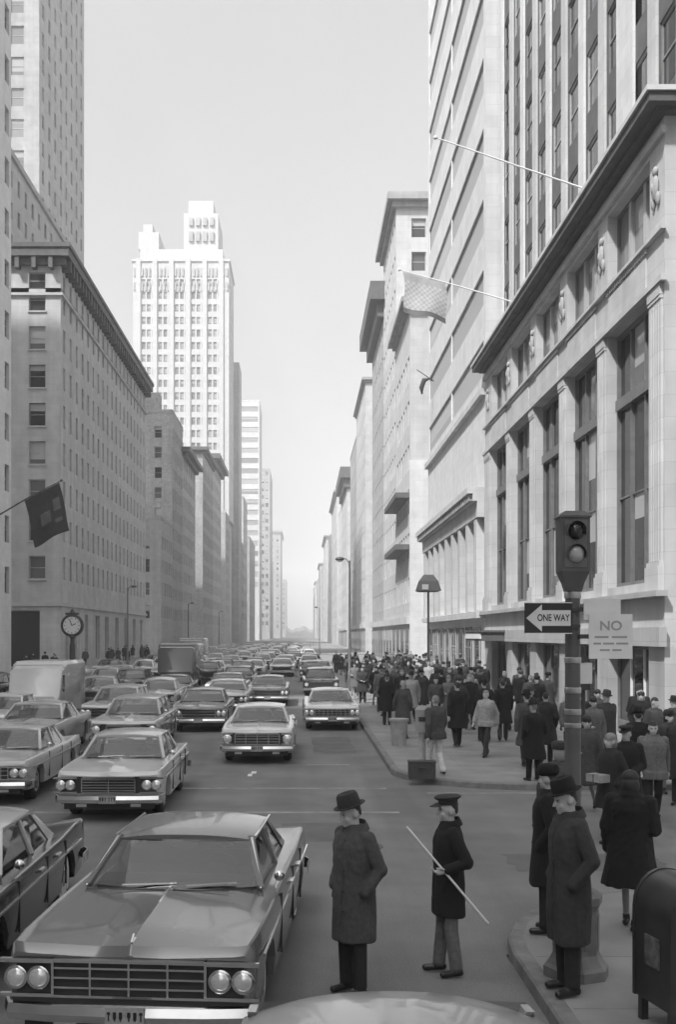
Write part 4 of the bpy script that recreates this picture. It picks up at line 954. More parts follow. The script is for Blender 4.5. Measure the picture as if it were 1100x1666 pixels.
    if detail:
        for x in {'wide': (-gw*0.5, 0.0, gw*0.5), 'narrow': (0.0,), 'split': (-gw*0.75,-gw*0.5,-gw*0.25,0.0,gw*0.25,gw*0.5,gw*0.75)}[grille]: mm2 = MB(); mm2.box(x-0.008,x+0.008,-h-0.04,-h-0.014,zf0+0.02,zf1-0.03); mm2.build('grille_bar', chrome, gf)
    xs = (0.725, 0.905) if lamps == 'quad' else (0.82,)
    rl_ = 0.082 if lamps == 'quad' else 0.11
    for sx in (-1, 1):
        xc = sum(xs)/len(xs)*W2*0.97*sx; hwid = 0.21 if lamps == 'quad' else 0.14
        for (x0,x1,z0,z1) in ((xc-hwid,xc+hwid,zf1-0.035,zf1-0.003),(xc-hwid,xc+hwid,zf0+0.003,zf0+0.03)): m = MB(); m.box(x0,x1,-h-0.05,-h-0.013,z0,z1); m.build('lamp_bezel', chrome, t)
        for x in xs:
            o = lamp_mesh(rl_).build('headlight', lamp_lens, t, (sx*x*W2*0.97, -h-0.02, (zf0+zf1)/2), smooth=60)
            m = MB(); m.lathe([(rl_,0.005),(rl_*1.12,-0.004),(rl_*1.12,-0.02),(rl_,-0.024)], 18, axis='y'); m.build('lamp_ring', chrome, o, smooth=40)
    # bumpers: wrap-round blade in three lofted rings
    for (nm, sg, z) in (('front_bumper',-1,0.40),('rear_bumper',1,0.44)):
        m = MB(); rings = []
        for (x, yo) in ((-1.02,-0.42),(-1.015,-0.12),(-0.95,0.02),(-0.6,0.065),(0,0.085),(0.6,0.065),(0.95,0.02),(1.015,-0.12),(1.02,-0.42)):
            y = sg*(h + 0.06 + yo); X = x*W2*0.97
            rings.append([(X, y-sg*0.05, z-0.07),(X*1.004, y, z-0.06),(X*1.01, y+sg*0.02, z),(X*1.004, y, z+0.065),(X, y-sg*0.05, z+0.07)])
        m.loft(rings, 0); m.build(nm, chrome, t, smooth=35)
    m = MB(); m.box(-W2*0.82,W2*0.82,-h+0.0,-h+0.25,0.22,0.36); m.build('valance', grille_dark, t)
    m = MB(); m.box(-0.15,0.15,-h-0.175,-h-0.168,0.34,0.48); pl = m.build('licence_plate', plate_m, t)
    if detail:
        m = MB(); rq = random.Random(int(c.L*100))
        for k in range(6): xx = -0.115 + k*0.046 + (0.012 if k > 2 else -0.006); m.box(xx-0.006,xx+0.006,-h-0.1775,-h-0.1752,0.375,0.445); m.box(xx-0.013,xx+0.013,-h-0.1775,-h-0.1752,0.435-0.05*rq.random(),0.445-0.002)
        m.build('plate_print', print_black, pl)['kind'] = 'stuff'
    m = MB(); m.box(-0.155,0.155,h+0.168,h+0.175,0.36,0.5); m.build('licence_plate', plate_m, t)
    for sx in (-1, 1):
        m = MB(); m.box(sx*W2*0.7-0.16,sx*W2*0.7+0.16,h-0.02,h+0.02,0.58,0.72); m.build('tail_lamp', tail_lens, t)
        if detail:
            m = MB(); m.box(sx*W2*0.55-0.09,sx*W2*0.55+0.09,-h-0.14,-h-0.125,0.30,0.335) if False else m.box(sx*W2*0.5-0.09,sx*W2*0.5+0.09,-h-0.02,-h+0.0,0.26,0.31); m.build('parking_lamp', lamp_lens, t)
            m = MB(); m.bar((sx*W2*0.998,c.fy-0.6,b-0.19),(sx*W2*1.0,c.ry+0.6,b-0.18),0.018,0.022); m.build('side_trim', chrome, t)
            for yy in (-0.05, 0.75): m = MB(); m.box(sx*W2*1.0-0.015,sx*W2*1.0+0.03,yy-0.1,yy+0.1,b-0.12,b-0.095); m.build('door_handle', chrome, t)
            for yy in (-0.93, 0.28, 1.22): m = MB(); m.box(sx*W2*1.0-0.02,sx*W2*1.0+0.0015,yy-0.004,yy+0.004,0.36,b-0.03); m.build('door_seam', grille_dark, t)
    if detail:
        m = MB(); m.lathe([(0.004,-0.035),(0.03,-0.03),(0.05,-0.008),(0.052,0.0),(0.004,0.0)], 14, axis='y', o=(W2*0.93+0.03,-0.80,b+0.10)); m.bar((W2*0.92,-0.80,b-0.02),(W2*0.93+0.03,-0.80,b+0.09),0.014,0.014); m.build('wing_mirror', chrome, t, smooth=40)
        m = MB(); m.box(-0.012,0.012,-h+0.06,-0.98-0.15,b-0.001,b+0.0) if False else m.bar((0,-h+0.08,interp(c.ct,-h+0.08)+0.014),(0,-1.12,interp(c.ct,-1.12)+0.015),0.02,0.012); m.build('hood_trim', chrome, t)
        m = MB(); m.bar((0,-h+0.06,b-0.035),(0,-h+0.15,b+0.01),0.016,0.014); m.build('hood_ornament', chrome, t)
        m = MB(); m.bar((0,c.yA-0.22,b+0.037),(0,c.yA-0.21,b+0.038),1.1,0.006,up=(0,0,1)); m.build('cowl_vent', grille_dark, t)
    return t
roof_paint_slot = paint('car_roof_paint', 0.4)
def far_car_mesh(c, pm, name):
    """one mesh, seen a few pixels tall"""
    m = MB(); c.body(m); c.roofm(m, 5); c.pillars(m, 5); c.screen(m, True, 1); c.screen(m, False, 1)
    for q in c.sides(): m.quad(*q, 1)
    W2 = c.W/2; h = c.h; b = c.belt
    m.box(-W2*0.86,W2*0.86,-h-0.012,-h+0.01,0.5,b-0.14,2); m.box(-W2*0.98,W2*0.98,-h-0.12,-h-0.02,0.34,0.47,3); m.box(-W2*0.98,W2*0.98,h+0.02,h+0.12,0.38,0.5,3)
    m.box(-W2*0.6,W2*0.6,-h-0.04,-h-0.013,b-0.19,b-0.15,3); m.box(-W2*0.8,W2*0.8,-h,h,0.2,0.28,2)
    for sx in (-1,1): m.lathe([(0.1,-0.03),(0.1,0.0)], 10, 4, axis='y', o=(sx*W2*0.8,-h-0.012,0.65)); m.box(sx*W2*0.7-0.15,sx*W2*0.7+0.15,h-0.02,h+0.02,0.58,0.72,2)
    m.box(-c.bw+0.1,c.bw-0.1,0.0,0.15,b,b+0.18,2); m.box(-c.bw+0.1,c.bw-0.1,0.8,0.95,b,b+0.18,2)
    for (x, y) in ((-1,c.fy),(1,c.fy),(-1,c.ry),(1,c.ry)): m.lathe([(0.2,-0.1),(0.35,-0.09),(0.35,0.09),(0.2,0.1)], 14, 2, axis='x', o=(x*(W2-0.2),y,0.35))
    return m.mesh(name, [pm, car_glass, rubber, chrome, lamp_lens, roof_paint_slot], 30)
CA = Car(5.45, 2.02, 1.40, 0.94, hood=0.01); CB = Car(5.1, 1.92, 1.40, 0.93); CC = Car(5.3, 1.98, 1.36, 0.90, fin=0.03); CW = Car(5.3, 1.96, 1.47, 0.95, wagon=True)
def put(t, x, yfront, L, label, cat='car', group='cars driving down the avenue', rz=0.0):
    t.location = (x, yfront + L/2, 0.0); t.rotation_euler = (0,0,rz); tag(t, label, cat, group); return t
put(make_car(CA, paint('hero_paint', 0.12, 0.2), hl='whitewall'), -1.12, 8.52, 5.45, 'large grey sedan with chrome grille filling the lower left foreground', rz=R(-4.5))
put(make_car(CC, PAINT['black'], hl='whitewall', roofpaint=PAINT['pale_grey']), -3.78, 9.2, 5.3, 'black sedan with a pale roof at the left edge beside the large grey sedan')
put(make_car(CB, PAINT['silver'], grille='narrow'), -3.42, 19.5, 5.1, 'silver-grey sedan right behind the black sedan')
put(make_car(CC, PAINT['pale_grey'], grille='split'), -6.25, 21.3, 5.3, 'pale sedan half cut off by the left edge behind the black sedan')
put(make_car(CB, PAINT['silver'], roofpaint=PAINT['white'], lamps='single'), -1.15, 28.1, 5.1, 'oncoming light car alone in the open lane beyond the crosswalk')
put(make_car(CC, PAINT['white'], grille='split'), 1.02, 37.8, 5.3, 'white sedan close along the sunny kerb, first of its lane')
put(make_car(CW, PAINT['cream'], name='station_wagon', grille='narrow', lamps='single'), -4.95, 30.6, 5.3, 'cream station wagon behind the silver-grey sedan', 'car')
put(make_car(CA, PAINT['pale_grey'], detail=False), -7.5, 29.0, 5.45, 'light sedan behind the pale sedan cut off by the edge')
put(make_car(CB, PAINT['white'], detail=False), -9.6, 33.2, 5.1, 'white sedan before the delivery van at the left edge')
put(make_car(CB, PAINT['mid_grey'], detail=False), -3.5, 37.2, 5.1, 'mid-grey sedan behind the cream station wagon')
put(make_car(CA, PAINT['silver'], detail=False), -3.2, 45.0, 5.45, 'silver sedan two places behind the cream station wagon in its lane')
put(make_car(CC, PAINT['dark_grey'], detail=False), -1.6, 50.5, 5.3, 'dark sedan second behind the lone oncoming light car')
put(make_car(CW, PAINT['silver'], detail=False, name='station_wagon'), -6.6, 37.5, 5.3, 'silver station wagon beside the mid-grey sedan', 'car')
# foreground car: only its pale domed roof reaches into the picture
put(make_car(Car(4.9, 1.88, 1.46, 0.93, wagon=True, crown=0.13, rwf=0.80), paint('near_car_paint', 0.36, 0.3), name='near_car', detail=False, trim=False), 0.47, 1.80, 4.9, 'pale car whose domed roof shows at the bottom edge', 'car', 'cars driving down the avenue')
# vans and trucks
def van(name, label, x, y, W, L, H, pm, cab=True):
    t = empty(name, (x, y + L/2, 0)); tag(t, label, 'van', 'vans and trucks among the cars'); h = L/2; W2 = W/2
    m = MB()
    def ring(y, w_, z0, z1, c=0.12): return [(w_-c*0.3,y,z0),(w_,y,z0+0.1),(w_,y,z1-c),(w_-c,y,z1),(-w_+c,y,z1),(-w_,y,z1-c),(-w_,y,z0+0.1),(-w_+c*0.3,y,z0)]
    m.loft([ring(-h+0.9,W2*0.96,0.4,H-0.12), ring(-h+1.1,W2,0.4,H), ring(h-0.1,W2,0.4,H), ring(h,W2*0.98,0.42,H-0.06)]); m.build('cargo_body', pm, t, smooth=35)
    m = MB(); m.loft([ring(-h,W2*0.86,0.45,1.05), ring(-h+0.1,W2*0.92,0.42,1.15), ring(-h+0.45,W2*0.95,0.4,H-0.25), ring(-h+0.89,W2*0.955,0.4,H-0.16)]); cb = m.build('cab', pm, t, smooth=35)
    m = MB(); m.quad((-W2*0.8,-h+0.13,1.2),(W2*0.8,-h+0.13,1.2),(W2*0.76,-h+0.425,H-0.42),(-W2*0.76,-h+0.425,H-0.42)); m.build('windshield', win_shop, t)
    for sx in (-1, 1):
        m = MB(); m.quad((sx*W2*0.958,-h+0.5,1.2),(sx*W2*0.96,-h+0.85,1.2),(sx*W2*0.96,-h+0.85,H-0.5),(sx*W2*0.957,-h+0.55,H-0.5)); m.build('side_window', win_shop, t)
        lamp_mesh(0.11).build('headlight', lamp_lens, t, (sx*W2*0.66,-h-0.005,0.8), smooth=60)
        for yy in (-h+0.75, h-0.9): wo_ = link('wheel', TYRE, t, (sx*(W2-0.17), yy, 0.355)); link('rim', RIM, wo_)
    m = MB(); m.box(-W2*0.95,W2*0.95,-h-0.1,-h-0.01,0.38,0.52); m.build('bumper', chrome, t)
    m = MB(); m.box(-W2*0.4,W2*0.4,-h-0.012,-h+0.02,0.62,0.95); m.build('grille', grille_dark, t); return t
van('delivery_van', 'white delivery van before the street clock', -9.75, 40.0, 2.0, 4.6, 2.3, PAINT['white'])
van('box_truck', 'dark box truck in mid-distance among the light cars', -7.6, 66.0, 2.3, 6.2, 2.75, PAINT['dark_grey'])
van('box_truck', 'grey box truck farther up the shaded lanes', -10.6, 104.0, 2.4, 6.5, 2.95, PAINT['mid_grey'])
# the rest of the traffic, one object for each car
random.seed(11)
FARM = [(c, far_car_mesh(c, PAINT['silver'], 'sedan'), nm) for c, nm in ((CA,'sedan'),(CB,'sedan'),(CC,'sedan'),(CW,'station_wagon'),(Car(4.6,1.80,1.47,0.96,crown=0.10),'compact_car'),(Car(5.5,2.02,1.33,0.90,fin=0.06),'sedan'))]
lanes = [(1.0, 58.5, 'parked along the sunny kerb', 'cars parked along the sunny kerb'), (-1.3, 86.0, 'in the open lane nearest the sunny side', None), (-3.9, 53.0, 'in the second lane from the sunny side', None), (-6.5, 45.5, 'in the middle lane', None), (-9.1, 49.5, 'in the second lane from the shaded kerb', None), (-11.7, 46.0, 'in the lane nearest the shaded kerb', None), (-14.9, 52.0, 'parked along the shaded kerb', 'cars parked along the shaded kerb')]
blocked = [(-7.6, 66.0, 6.2), (-10.6, 104.0, 6.5)]
shades = ['white','white','cream','pale_grey','silver','silver','mid_grey','dark_grey','black']
for lx, y0, where, grp in lanes:
    yy = y0; i = 0
    while yy < 250:
        k = random.randrange(6); c, me, nm = FARM[k]; sh_ = random.choice(shades)
        gap = random.choice([1.2, 1.8, 2.5, 4.0, 7.5]) * random.uniform(0.8, 1.2) if grp is None else random.choice([0.8, 1.2, 1.8, 6.0])
        if lx > -2: gap *= 1.6
        if any(abs(lx-bx) < 2.3 and yy < by+bl+0.8 and yy+c.L > by-0.8 for bx, by, bl in blocked) or any(abs(lx) > 14 and s_[0]-2 < yy+2 < s_[1]+2 for s_ in STREETS):
            yy += 1.0; continue
        o = link(nm, me, None, (lx + random.uniform(-0.4, 0.4), yy + c.L/2, 0.002), random.uniform(-0.02, 0.02))
        recolor(o, {PAINT['silver'].name: PAINT[sh_], roof_paint_slot.name: PAINT[sh_ if random.random() < 0.65 else random.choice(['white','cream','black','dark_grey'])]})
        cn = sh_.replace('_', ' ')
        tag(o, '%s %s, %s car %s' % (cn, nm.replace('_',' '), ordn(i), where), 'car', grp or 'cars driving down the avenue')
        yy += c.L + gap*(1 + yy/250); i += 1
# ------------------------------------------------------------------ people
skin = mat('skin', 0.42, 0.6, 0.06, 20)
CLOTH = {k: mat('cloth_' + k, v, 0.92, 0.2, 24, 0, 0.35, 200) for k, v in (('black',0.008),('charcoal',0.018),('dark_grey',0.034),('mid_grey',0.06),('grey',0.13),('pale',0.30),('white',0.6))}
hair_d = mat('dark_hair', 0.015, 0.6, 0.2, 60); hair_g = mat('grey_hair', 0.2, 0.6, 0.2, 60); shoe_m = mat('shoe_leather', 0.015, 0.35, 0.2, 20); stocking = mat('stocking', 0.22, 0.6, 0.08, 10)
def remesh(mb, vox, name, it=3):
    me = mb.mesh('tmp', []); o = bpy.data.objects.new('tmp', me); COL.objects.link(o)
    r_ = o.modifiers.new('r', 'REMESH'); r_.mode = 'VOXEL'; r_.voxel_size = vox; r_.use_smooth_shade = True
    s_ = o.modifiers.new('s', 'SMOOTH'); s_.iterations = it; s_.factor = 0.5
    dg = bpy.context.evaluated_depsgraph_get(); ev = o.evaluated_get(dg)
    out = bpy.data.meshes.new_from_object(ev, depsgraph=dg); out.name = name
    bpy.data.objects.remove(o); bpy.data.meshes.remove(me)
    out.polygons.foreach_set('use_smooth', [True]*len(out.polygons)); return out
class Fig:
    """collects tapered capsules and ellipsoids, remembers which material each one stands for"""
    def __init__(s): s.mb = MB(); s.pr = []
    def cap(s, a, b, r0, r1, m): s.mb.cap(a, b, r0, r1); s.pr.append((np.array(a, float), np.array(b, float), r0, r1, m))
    def ell(s, c, r, m, rot=None):
        s.mb.ell(c, r, rot=rot); k = int(np.argmax(r)); d = np.zeros(3); d[k] = max(r) - sorted(r)[1]*0.9
        if rot: d = np.array(rot @ Vector(d))
        c = np.array(c, float); rr = float(np.mean(sorted(r)[:2])); s.pr.append((c-d, c+d, rr, rr, m))
    def mesh(s, vox, name, mats, it=3):
        me = remesh(s.mb, vox, name, it); n = len(me.polygons); C = np.zeros(n*3); me.polygons.foreach_get('center', C); C = C.reshape(-1,3)
        best = np.full(n, 1e9); idx = np.zeros(n, int)
        for a, b, r0, r1, m in s.pr:
            d = b-a; L2 = max(1e-9, d@d); t = np.clip(((C-a)@d)/L2, 0, 1); q = np.linalg.norm(C-a-t[:,None]*d, axis=1) - (r0+(r1-r0)*t)
            k = q < best; best[k] = q[k]; idx[k] = m
        for x in mats: me.materials.append(x)
        me.polygons.foreach_set('material_index', idx.astype(np.int32)); me.update(); return me
SK, LG, SH, HR = 0, 1, 2, 3
def head_xf(yaw, pitch):
    return Matrix.Rotation(yaw, 3, 'Z') @ Matrix.Rotation(pitch, 3, 'X'), Vector((0, 0.01, 1.52))
def hand(f, w_, d, fine, side, curl=0.5):
    """palm, four fingers of unequal length bent at the knuckle, thumb from the side of the palm"""
    w_ = Vector(w_); d = Vector(d).normalized(); out = Vector((0,-1,0)) if abs(d.y) < 0.8 else Vector((0,0,1)); ax = d.cross(out).normalized()
    if ax.length < 0.5: ax = Vector((1,0,0))
    nrm = ax.cross(d).normalized()
    f.cap(w_, w_ + d*0.085, 0.028, 0.036, SK)
    if not fine: f.cap(w_ + d*0.08, w_ + d*0.15 + nrm*0.02, 0.032, 0.022, SK); return
    for k, (o_, ln) in enumerate(((-0.030,0.062),(-0.011,0.075),(0.010,0.070),(0.029,0.055))):
        b0 = w_ + d*0.10 + ax*o_; b1 = b0 + (d*(1-curl*0.4) + nrm*curl*0.6).normalized()*ln*0.6; b2 = b1 + (d*(1-curl) + nrm*curl*1.1).normalized()*ln*0.55
        f.cap(b0, b1, 0.0105, 0.0095, SK); f.cap(b1, b2, 0.0095, 0.008, SK)
    t0 = w_ + d*0.03 + nrm*0.02 + ax*-0.028*side; t1 = t0 + d*0.045 + nrm*0.025 + ax*-0.015*side
    f.cap(t0, t1, 0.013, 0.011, SK); f.cap(t1, t1 + d*0.03 + nrm*0.008, 0.011, 0.009, SK)
def body_mesh(P, vox, name, fine=False):
    f = Fig(); M, c0 = head_xf(P.get('yaw', 0), P.get('pitch', 0))
    H = lambda x, y, z: tuple(M @ (Vector((x,y,z)) - c0) + c0)
    f.cap((0,0.01,1.44), H(0,0.012,1.57), 0.062, 0.055, SK)
    f.ell(H(0,0.012,1.648), (0.074,0.092,0.104), SK, M)
    f.ell(H(0,-0.030,1.585), (0.056,0.060,0.070), SK, M)
    f.cap(H(0,-0.086,1.648), H(0,-0.108,1.610), 0.010, 0.015, SK)
    for s in (-1, 1):
        f.ell(H(s*0.077,0.015,1.628), (0.011,0.024,0.034), SK, M)
        if fine: f.cap(H(s*0.012,-0.076,1.668), H(s*0.05,-0.066,1.668), 0.011, 0.009, SK); f.ell(H(s*0.042,-0.060,1.60), (0.02,0.02,0.022), SK, M)
    if fine: f.cap(H(-0.02,-0.087,1.577), H(0.02,-0.087,1.577), 0.008, 0.008, SK); f.ell(H(0,-0.078,1.545), (0.022,0.018,0.02), SK, M)
    hz = P.get('hair', 'short')
    f.ell(H(0,0.026,1.684), (0.079,0.088,0.083), HR, M); f.ell(H(0,0.054,1.64), (0.068,0.056,0.068), HR, M)
    if hz == 'bob': f.ell(H(0,0.05,1.60), (0.098,0.08,0.11), HR, M); f.ell(H(0,0.02,1.69), (0.095,0.1,0.085), HR, M)
    # torso
    f.cap((0,0.0,0.98),(0,0.0,1.12),0.135,0.125,LG); f.cap((-0.05,0.0,1.15),(-0.06,0.01,1.36),0.12,0.11,LG); f.cap((0.05,0.0,1.15),(0.06,0.01,1.36),0.12,0.11,LG); f.cap((-0.15,0.02,1.40),(0.15,0.02,1.40),0.075,0.075,LG)
    # legs
    th, kn, an = P.get('lr', (0.098, 0.078, 0.070))
    for s, (kx, ky, kz, ax_, ay_, az_) in zip((-1, 1), P['legs']):
        f.cap((s*0.088,0.0,0.93),(s*kx,ky,kz),th,kn,LG); f.cap((s*kx,ky,kz),(s*ax_,ay_,az_+0.03),kn*0.98,an,LG)
        tip = P.get('toe', 0.0)
        f.cap((s*ax_,ay_+0.035,az_-0.035),(s*(ax_+0.025),ay_-0.135,max(0.036,az_-0.045-0)),0.042,0.036,SH); f.cap((s*ax_,ay_,az_-0.02),(s*ax_,ay_,az_+0.03),0.045,0.045,SH)
    for s, (el, wr, hd) in zip((-1, 1), P['arms']):
        f.cap((s*0.19,0.02,1.405), el, 0.05, 0.042, LG); f.cap(el, wr, 0.042, 0.03, SK)
        if hd is not None: hand(f, wr, hd, fine, s, P.get('curl', 0.5))
    return f.mesh(vox, name, [skin, CLOTH['charcoal'], shoe_m, hair_d], 2 if fine else 1)
def coat_mesh(P, vox, name, hem=0.50, flare=0.0, bulk=1.0, lean=0.0, seed=1.0, folds=0.010, fine=False):
    m = MB(); n = 20; rings = []
    prof = [(hem,0.245+flare,0.195+flare,0.0),(hem+0.14,0.235+flare*0.8,0.188+flare*0.7,0.0),(0.80,0.222+flare*0.4,0.178+flare*0.3,0.0),(0.96,0.212,0.168,0.0),(1.08,0.200,0.155,0.0),(1.22,0.208,0.158,-0.005),(1.34,0.216,0.158,0.0),(1.42,0.205,0.135,0.008),(1.475,0.14,0.105,0.015),(1.53,0.082,0.080,0.015)]
    for z, rx, ry, cy in prof:
        if z < hem + 0.001 and z != hem: continue
        r_ = []
        for i in range(n):
            a = 2*math.pi*i/n; c, s_ = math.cos(a), math.sin(a); e = 0.85
            r_.append((rx*bulk*math.copysign(abs(c)**e, c), cy + ry*bulk*math.copysign(abs(s_)**e, s_) + lean*(z-hem), z))
        rings.append(r_)
    m.loft(rings)
    for s, (el, wr, hd) in zip((-1, 1), P['arms']):
        m.cap((s*0.175*bulk,0.015,1.415), el, 0.085*bulk, 0.072*bulk); e = Vector(el); w_ = Vector(wr); w2 = e + (w_-e)*0.96
        m.cap(el, tuple(w2), 0.071*bulk, 0.058*bulk)
    me = remesh(m, vox, name, 4)
    if folds:
        N = len(me.vertices); co = np.zeros(N*3); no = np.zeros(N*3); me.vertices.foreach_get('co', co); me.vertices.foreach_get('normal', no); co = co.reshape(-1,3); no = no.reshape(-1,3)
        d = np.zeros(N); sk = Vector((seed*7.1, seed*3.3, 0))
        for i in range(N):
            x, y, z = co[i]
            v1 = noise.noise(Vector((x*8, y*8, z*1.6)) + sk); v2 = noise.noise(Vector((x*17+z*9, y*17, z*15)) + sk)
            low = min(1, max(0.25, (1.15-z)/0.6))
            d[i] = folds*(1.7*v1*low + 0.35*v2*(1.25-low))
        co += no*d[:,None]
        if fine:                                                 # seam where the coat closes, and its pocket slits
            k = (co[:,1] < -0.05) & (np.abs(co[:,0]-0.03) < 0.012) & (co[:,2] < 1.40); co[k] -= no[k]*0.008
        me.vertices.foreach_set('co', co.reshape(-1)); me.update()
    me.materials.append(CLOTH['dark_grey']); return me
def hat_mesh(kind, name='hat'):
    m = MB()
    if kind == 'fedora':
        m.lathe([(0.075,1.70),(0.118,1.697),(0.134,1.704),(0.136,1.709),(0.119,1.706),(0.098,1.708),(0.096,1.735),(0.090,1.80),(0.078,1.822),(0.05,1.826),(0.03,1.810),(0.004,1.806)], 24, 0, c=(0,0.012), sx=0.92, sy=1.12)
        b = MB()
    elif kind == 'cap':
        m.lathe([(0.086,1.70),(0.088,1.735),(0.118,1.755),(0.122,1.772),(0.10,1.785),(0.05,1.79),(0.004,1.792)], 24, 0, c=(0,0.01), sx=0.95, sy=1.12)
        m.loft([[(x,-0.075-0.02*(1-(x/0.075)**2),1.712) for x in (-0.075,-0.04,0,0.04,0.075)],[(x,-0.095-0.085*(1-(x/0.075)**2),1.688) for x in (-0.075,-0.04,0,0.04,0.075)],[(x,-0.095-0.085*(1-(x/0.075)**2),1.682) for x in (-0.075,-0.04,0,0.04,0.075)],[(x,-0.075-0.02*(1-(x/0.075)**2),1.704) for x in (-0.075,-0.04,0,0.04,0.075)]], caps=False, closed=False)
    elif kind == 'fur':
        m.lathe([(0.085,1.67),(0.105,1.69),(0.112,1.73),(0.10,1.78),(0.06,1.80),(0.004,1.803)], 20, 0, c=(0,0.015), sx=0.95, sy=1.1)
    elif kind == 'scarf':
        m.lathe([(0.07,1.50),(0.095,1.56),(0.098,1.64),(0.096,1.70),(0.08,1.75),(0.05,1.77),(0.004,1.775)], 20, 0, c=(0,0.035), sx=0.95, sy=1.0)
    me = m.mesh(name, [CLOTH['charcoal']], 50); return me
HATS = {k: hat_mesh(k) for k in ('fedora','cap','fur','scarf')}
HNAME = {'fedora':'hat','cap':'cap','fur':'fur_hat','scarf':'headscarf'}
def put_hat(parent, P, kind, cm):
    M, c0 = head_xf(P.get('yaw',0), P.get('pitch',0)); o = link(HNAME[kind], HATS[kind], parent)
    o.matrix_local = Matrix.Translation(c0) @ M.to_4x4() @ Matrix.Translation(-c0); recolor(o, {CLOTH['charcoal'].name: cm}); return o
STAND = [(0.10,-0.01,0.50,0.105,0.01,0.085),(0.10,-0.02,0.50,0.11,-0.02,0.085)]
WALK = [(0.09,-0.13,0.52,0.09,-0.22,0.085),(0.09,-0.04,0.50,0.09,0.24,0.12)]
WALK2 = [(0.09,0.0,0.50,0.09,0.20,0.11),(0.09,-0.12,0.51,0.09,-0.18,0.085)]
def A(ex, ey, ez, wx, wy, wz, hd): return ((ex,ey,ez),(wx,wy,wz),hd)
HANG = [A(-0.25,0.05,1.13,-0.255,-0.04,0.88,(0,-0.15,-1)), A(0.25,0.05,1.13,0.255,-0.04,0.88,(0,-0.15,-1))]
POCK = [A(-0.27,0.08,1.15,-0.215,-0.06,0.95,None), A(0.27,0.08,1.15,0.215,-0.06,0.95,None)]
SWING = [A(-0.25,-0.06,1.14,-0.24,-0.20,0.93,(0,-0.5,-1)), A(0.25,0.14,1.14,0.26,0.14,0.88,(0,0.1,-1))]
HOLD = [A(-0.26,0.03,1.14,-0.12,-0.20,1.08,(0.7,-0.4,0.1)), A(0.26,0.04,1.13,0.14,-0.19,1.04,(-0.7,-0.4,0.1))]
ONEHOLD = [A(-0.26,0.03,1.14,-0.13,-0.20,1.08,(0.6,-0.4,0.1)), A(0.25,0.05,1.13,0.255,-0.02,0.88,(0,-0.1,-1))]
def person(P, label, x, y, rz, coat, trousers, hat=None, hatc=None, scale=1.0, z=0.0, vox=0.009, group=None, **kw):
    b = body_mesh(P, vox, 'person', True); o = link('person', b, None, (x,y,z), rz); o.scale = (scale,)*3
    tag(o, label, 'person', group)
    recolor(o, {CLOTH['charcoal'].name: trousers, **kw.pop('swap', {})})
    c = link('coat', coat_mesh(P, vox*1.1, 'coat', fine=True, **kw), o); recolor(c, {CLOTH['dark_grey'].name: coat})
    # collar with turned-down leaves
    m = MB(); rg = []
    for z_, r_ in ((1.465,0.115),(1.50,0.098),(1.535,0.088),(1.537,0.094),(1.505,0.112),(1.47,0.128)): rg.append([((r_*1.12)*math.sin(a), 0.016-r_*math.cos(a), z_ - 0.03*math.cos(a)) for a in [R(25 + 310*k/18) for k in range(19)]])
    m.loft(rg, caps=False, closed=False); co = m.build('collar', coat, c, smooth=50)
    for s in (-1, 1):
        m = MB(); m.bar((s*0.165,-0.115,0.86),(s*0.175,-0.085,0.99),0.05,0.012,up=(s*0.6,-0.8,0)); m.build('pocket_flap', coat, c)
    for zz in (0.78, 0.96, 1.14):
        m = MB(); m.ell((0.055,-0.168 if zz < 1.1 else -0.163,zz),(0.012,0.008,0.012)); m.build('button', black, c)
    M, c0 = head_xf(P.get('yaw',0), P.get('pitch',0))
    for s in (-1, 1):
        p = M @ (Vector((s*0.032,-0.077,1.650)) - c0) + c0; m = MB(); m.ell(tuple(p),(0.011,0.006,0.006)); m.build('eye', print_black, o)
    if hat: put_hat(o, P, hat, hatc or coat)
    return o
KW = 0.132
# the two men waiting in the roadway
P1 = dict(legs=STAND, arms=POCK, yaw=R(-18), pitch=R(16))
person(P1, 'man in hat and dark overcoat beside the large grey sedan, looking down', 0.47, 10.15, R(-52), CLOTH['mid_grey'], CLOTH['charcoal'], 'fedora', CLOTH['dark_grey'], 1.02, hem=0.50, flare=-0.015, bulk=0.97, seed=1.0, folds=0.016)
P2 = dict(legs=[(0.10,-0.03,0.50,0.10,-0.07,0.085),(0.10,0.0,0.50,0.12,0.05,0.085)], arms=[A(-0.27,0.08,1.15,-0.215,-0.06,0.95,None), A(0.28,0.12,1.16,0.255,-0.07,1.09,(-0.1,-0.8,-0.2))], yaw=R(0), pitch=R(4), curl=0.8)
p2 = person(P2, 'man in peaked cap and black coat in the road with a white cane', 1.42, 10.75, R(-84), CLOTH['black'], CLOTH['grey'], 'cap', CLOTH['dark_grey'], 0.975, hem=0.60, flare=-0.02, bulk=0.94, seed=2.0, folds=0.012)
cn_ = tag(MB().build('x', white) if False else empty('white_cane', (0,0,0)), 'slim white cane held slantwise under the arm of the man in black', 'cane')
def w3(px, py, Y): return Vector(((px-VX)/FPX*Y, Y, CH-(py-HY)/FPX*Y))
ca, cb_ = w3(662,1345,10.47), w3(795,1503,10.49); cn_.location = ca
m = MB(); m.tube([(0,0,0), tuple((cb_-ca)*0.5), tuple(cb_-ca)], [0.010,0.011,0.012], 8); m.build('shaft', white, cn_, smooth=60)
m = MB(); m.tube([tuple((cb_-ca)*0.97), tuple((cb_-ca)*1.0)], 0.0145, 8); m.build('ferrule', sign_white, cn_)
